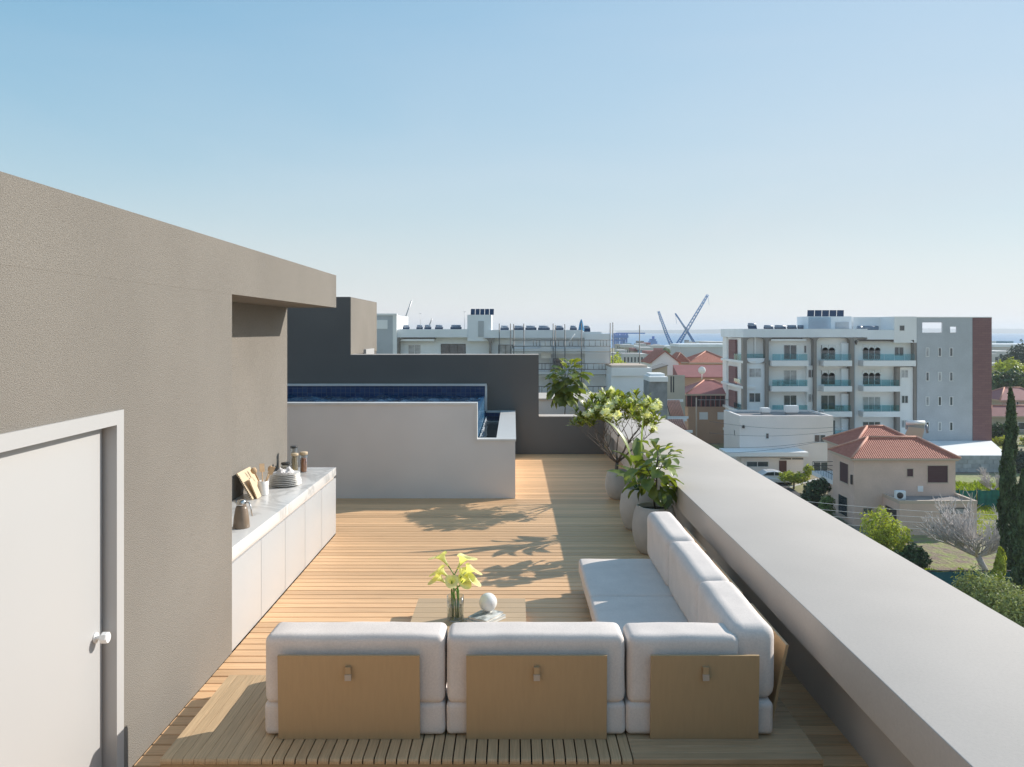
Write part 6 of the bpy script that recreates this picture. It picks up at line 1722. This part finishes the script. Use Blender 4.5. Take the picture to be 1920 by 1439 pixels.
block('white harbour shed under the lattice cranes', 1250, 1275, 653.5, 560, 'farwhite', 20, 0, 'bwhite2')
block('small terracotta roofed house near the light blue building', 1216, 1232, 664, 260, 'farwhite', 10, 2, 'redroof')
block('long white building with flat roof beyond the maroon strip', 1862, 1990, 651, 330, 'farwhite', 20, 0, 'bwhite2')
block('white stepped building above the beige hall at the far right', 1868, 1912, 659, 300, 'farwhite', 16, 3)
block('beige hall with thin white roof edge beyond the maroon strip', 1852, 1888, 687, 215, 'beige', 14, 0, 'farwhite')
block('pale building with a recessed dark band at the far right', 1850, 1874, 664, 260, 'farwhite', 14, 2)
block('blue grey block standing on the skyline at the far right', 1888, 1900, 640, 620, 'lightblue', 14, 0)

for (l_, p0, p1, pt, Y_, m_, wn, rf) in (
    ('tiny white house with dark windows left of the blue ship', 1198, 1206, 645, 600, 'farwhite', 2, 'greyroof'),
    ('beige block just below the gantry crane', 1156, 1168, 646, 560, 'beige', 3, None),
    ('low blue roofed hall beyond the cream block', 1172, 1184, 644, 640, 'lightblue', 0, None),
    ('white terrace house with terracotta top near the harbour', 1208, 1218, 648, 560, 'farwhite', 2, 'redroof'),
    ('grey warehouse strip on the quay under the tallest crane', 1242, 1262, 648, 690, 'greyroof', 0, None),
    ('pale pink low block on the quay', 1290, 1304, 647, 660, 'pink', 0, 'farwhite'),
    ('dark slim silo tower on the quay', 1288, 1292, 638, 760, 'greyroof', 0, None),
    ('long white shed at the water beyond the warehouse', 1300, 1340, 645, 720, 'farwhite', 0, 'bwhite2'),
    ('small cream house squeezed between the far trees', 1190, 1197, 659, 310, 'beige', 2, 'redroof'),
    ('white cube house beneath the pale green far tree', 1150, 1163, 663, 270, 'farwhite', 2, None),
    ('flat white building beyond the stepped one at the far right', 1895, 1935, 645, 470, 'farwhite', 4, None),
    ('grey tower block far behind the white stepped building', 1872, 1880, 640, 640, 'bwhite2', 1, None)):
    block(l_, p0, p1, pt, Y_, m_, 12, wn, rf)
sp_ = thing('cargo_ship', 'blue cargo ship superstructure moored behind the pink block', 'ship', (wx(1224, 830), 832, -16.3))
MB().prism([(wx(1206, 830), -16.3), (wx(1244, 830), -16.3), (wx(1248, 830), wz(650, 830)), (wx(1204, 830), wz(650, 830))], 'y', 850, 830).build('hull', M['gantry'], sp_)
MB().box(wx(1220, 830), wx(1233, 830), 832, 846, wz(650, 830) + .01, wz(640, 830)).box(wx(1222, 830), wx(1231, 830), 833, 845, wz(640, 830) + .01, wz(636, 830)).build('superstructure', M['cranepale'], sp_)
MB().box(wx(1226, 830), wx(1229, 830), 836, 842, wz(636, 830) + .01, wz(631, 830)).build('funnel', M['gantry'], sp_)
tr_ = random.Random(3)
FT = [(1179, 360, 'dark tree crown beside the cream block'), (1191, 420, 'dark tree crown before the grey block'), (1206, 330, 'dark tree above the light blue building'), (1247, 520, 'green tree below the lattice cranes'), (1166, 300, 'pale green tree left of the low white block'), (1197, 280, 'dark tree beside the building with upright openings'), (1274, 300, 'round dark green tree behind the orange roofs'), (1862, 420, 'dark tree band on the skyline next to the maroon strip'), (1874, 430, 'dark blue green tree on the skyline beyond the white buildings')]
for i, (px, Y_, l_) in enumerate(FT):
    leafy('far_tree', l_, 'tree', wx(px, Y_), Y_, [(0, 0, 5.2 + tr_.uniform(-1, 1.5), 2.8, 2.5, 2.6), (tr_.uniform(-2, 2), 0, 4.2, 2.3, 2, 2)] + ([(6, 0, 5, 4, 2, 2.4), (-6, 0, 5, 4, 2, 2.4)] if px > 1800 else []), 900, .5, M['lf_dark' if 'dark' in l_ else 'lf_mid'], seed=60 + i)

# air between here and the horizon
hz = MB().box(-6400, 6400, -75, 6700, -25.5, 46).build('haze', None, None, (0, 0, 0))
hz['kind'] = 'stuff'
hm = bpy.data.materials.new('haze_air'); hm.use_nodes = True
hn = hm.node_tree.nodes; hn.remove(hn['Principled BSDF'])
pv = hn.new('ShaderNodeVolumePrincipled')
pv.inputs['Color'].default_value = (.85, .92, 1.0, 1); pv.inputs['Density'].default_value = .00022; pv.inputs['Anisotropy'].default_value = .2
hm.node_tree.links.new(pv.outputs[0], hn['Material Output'].inputs['Volume'])
hz.data.materials.append(hm)
print('objects', len(bpy.data.objects))
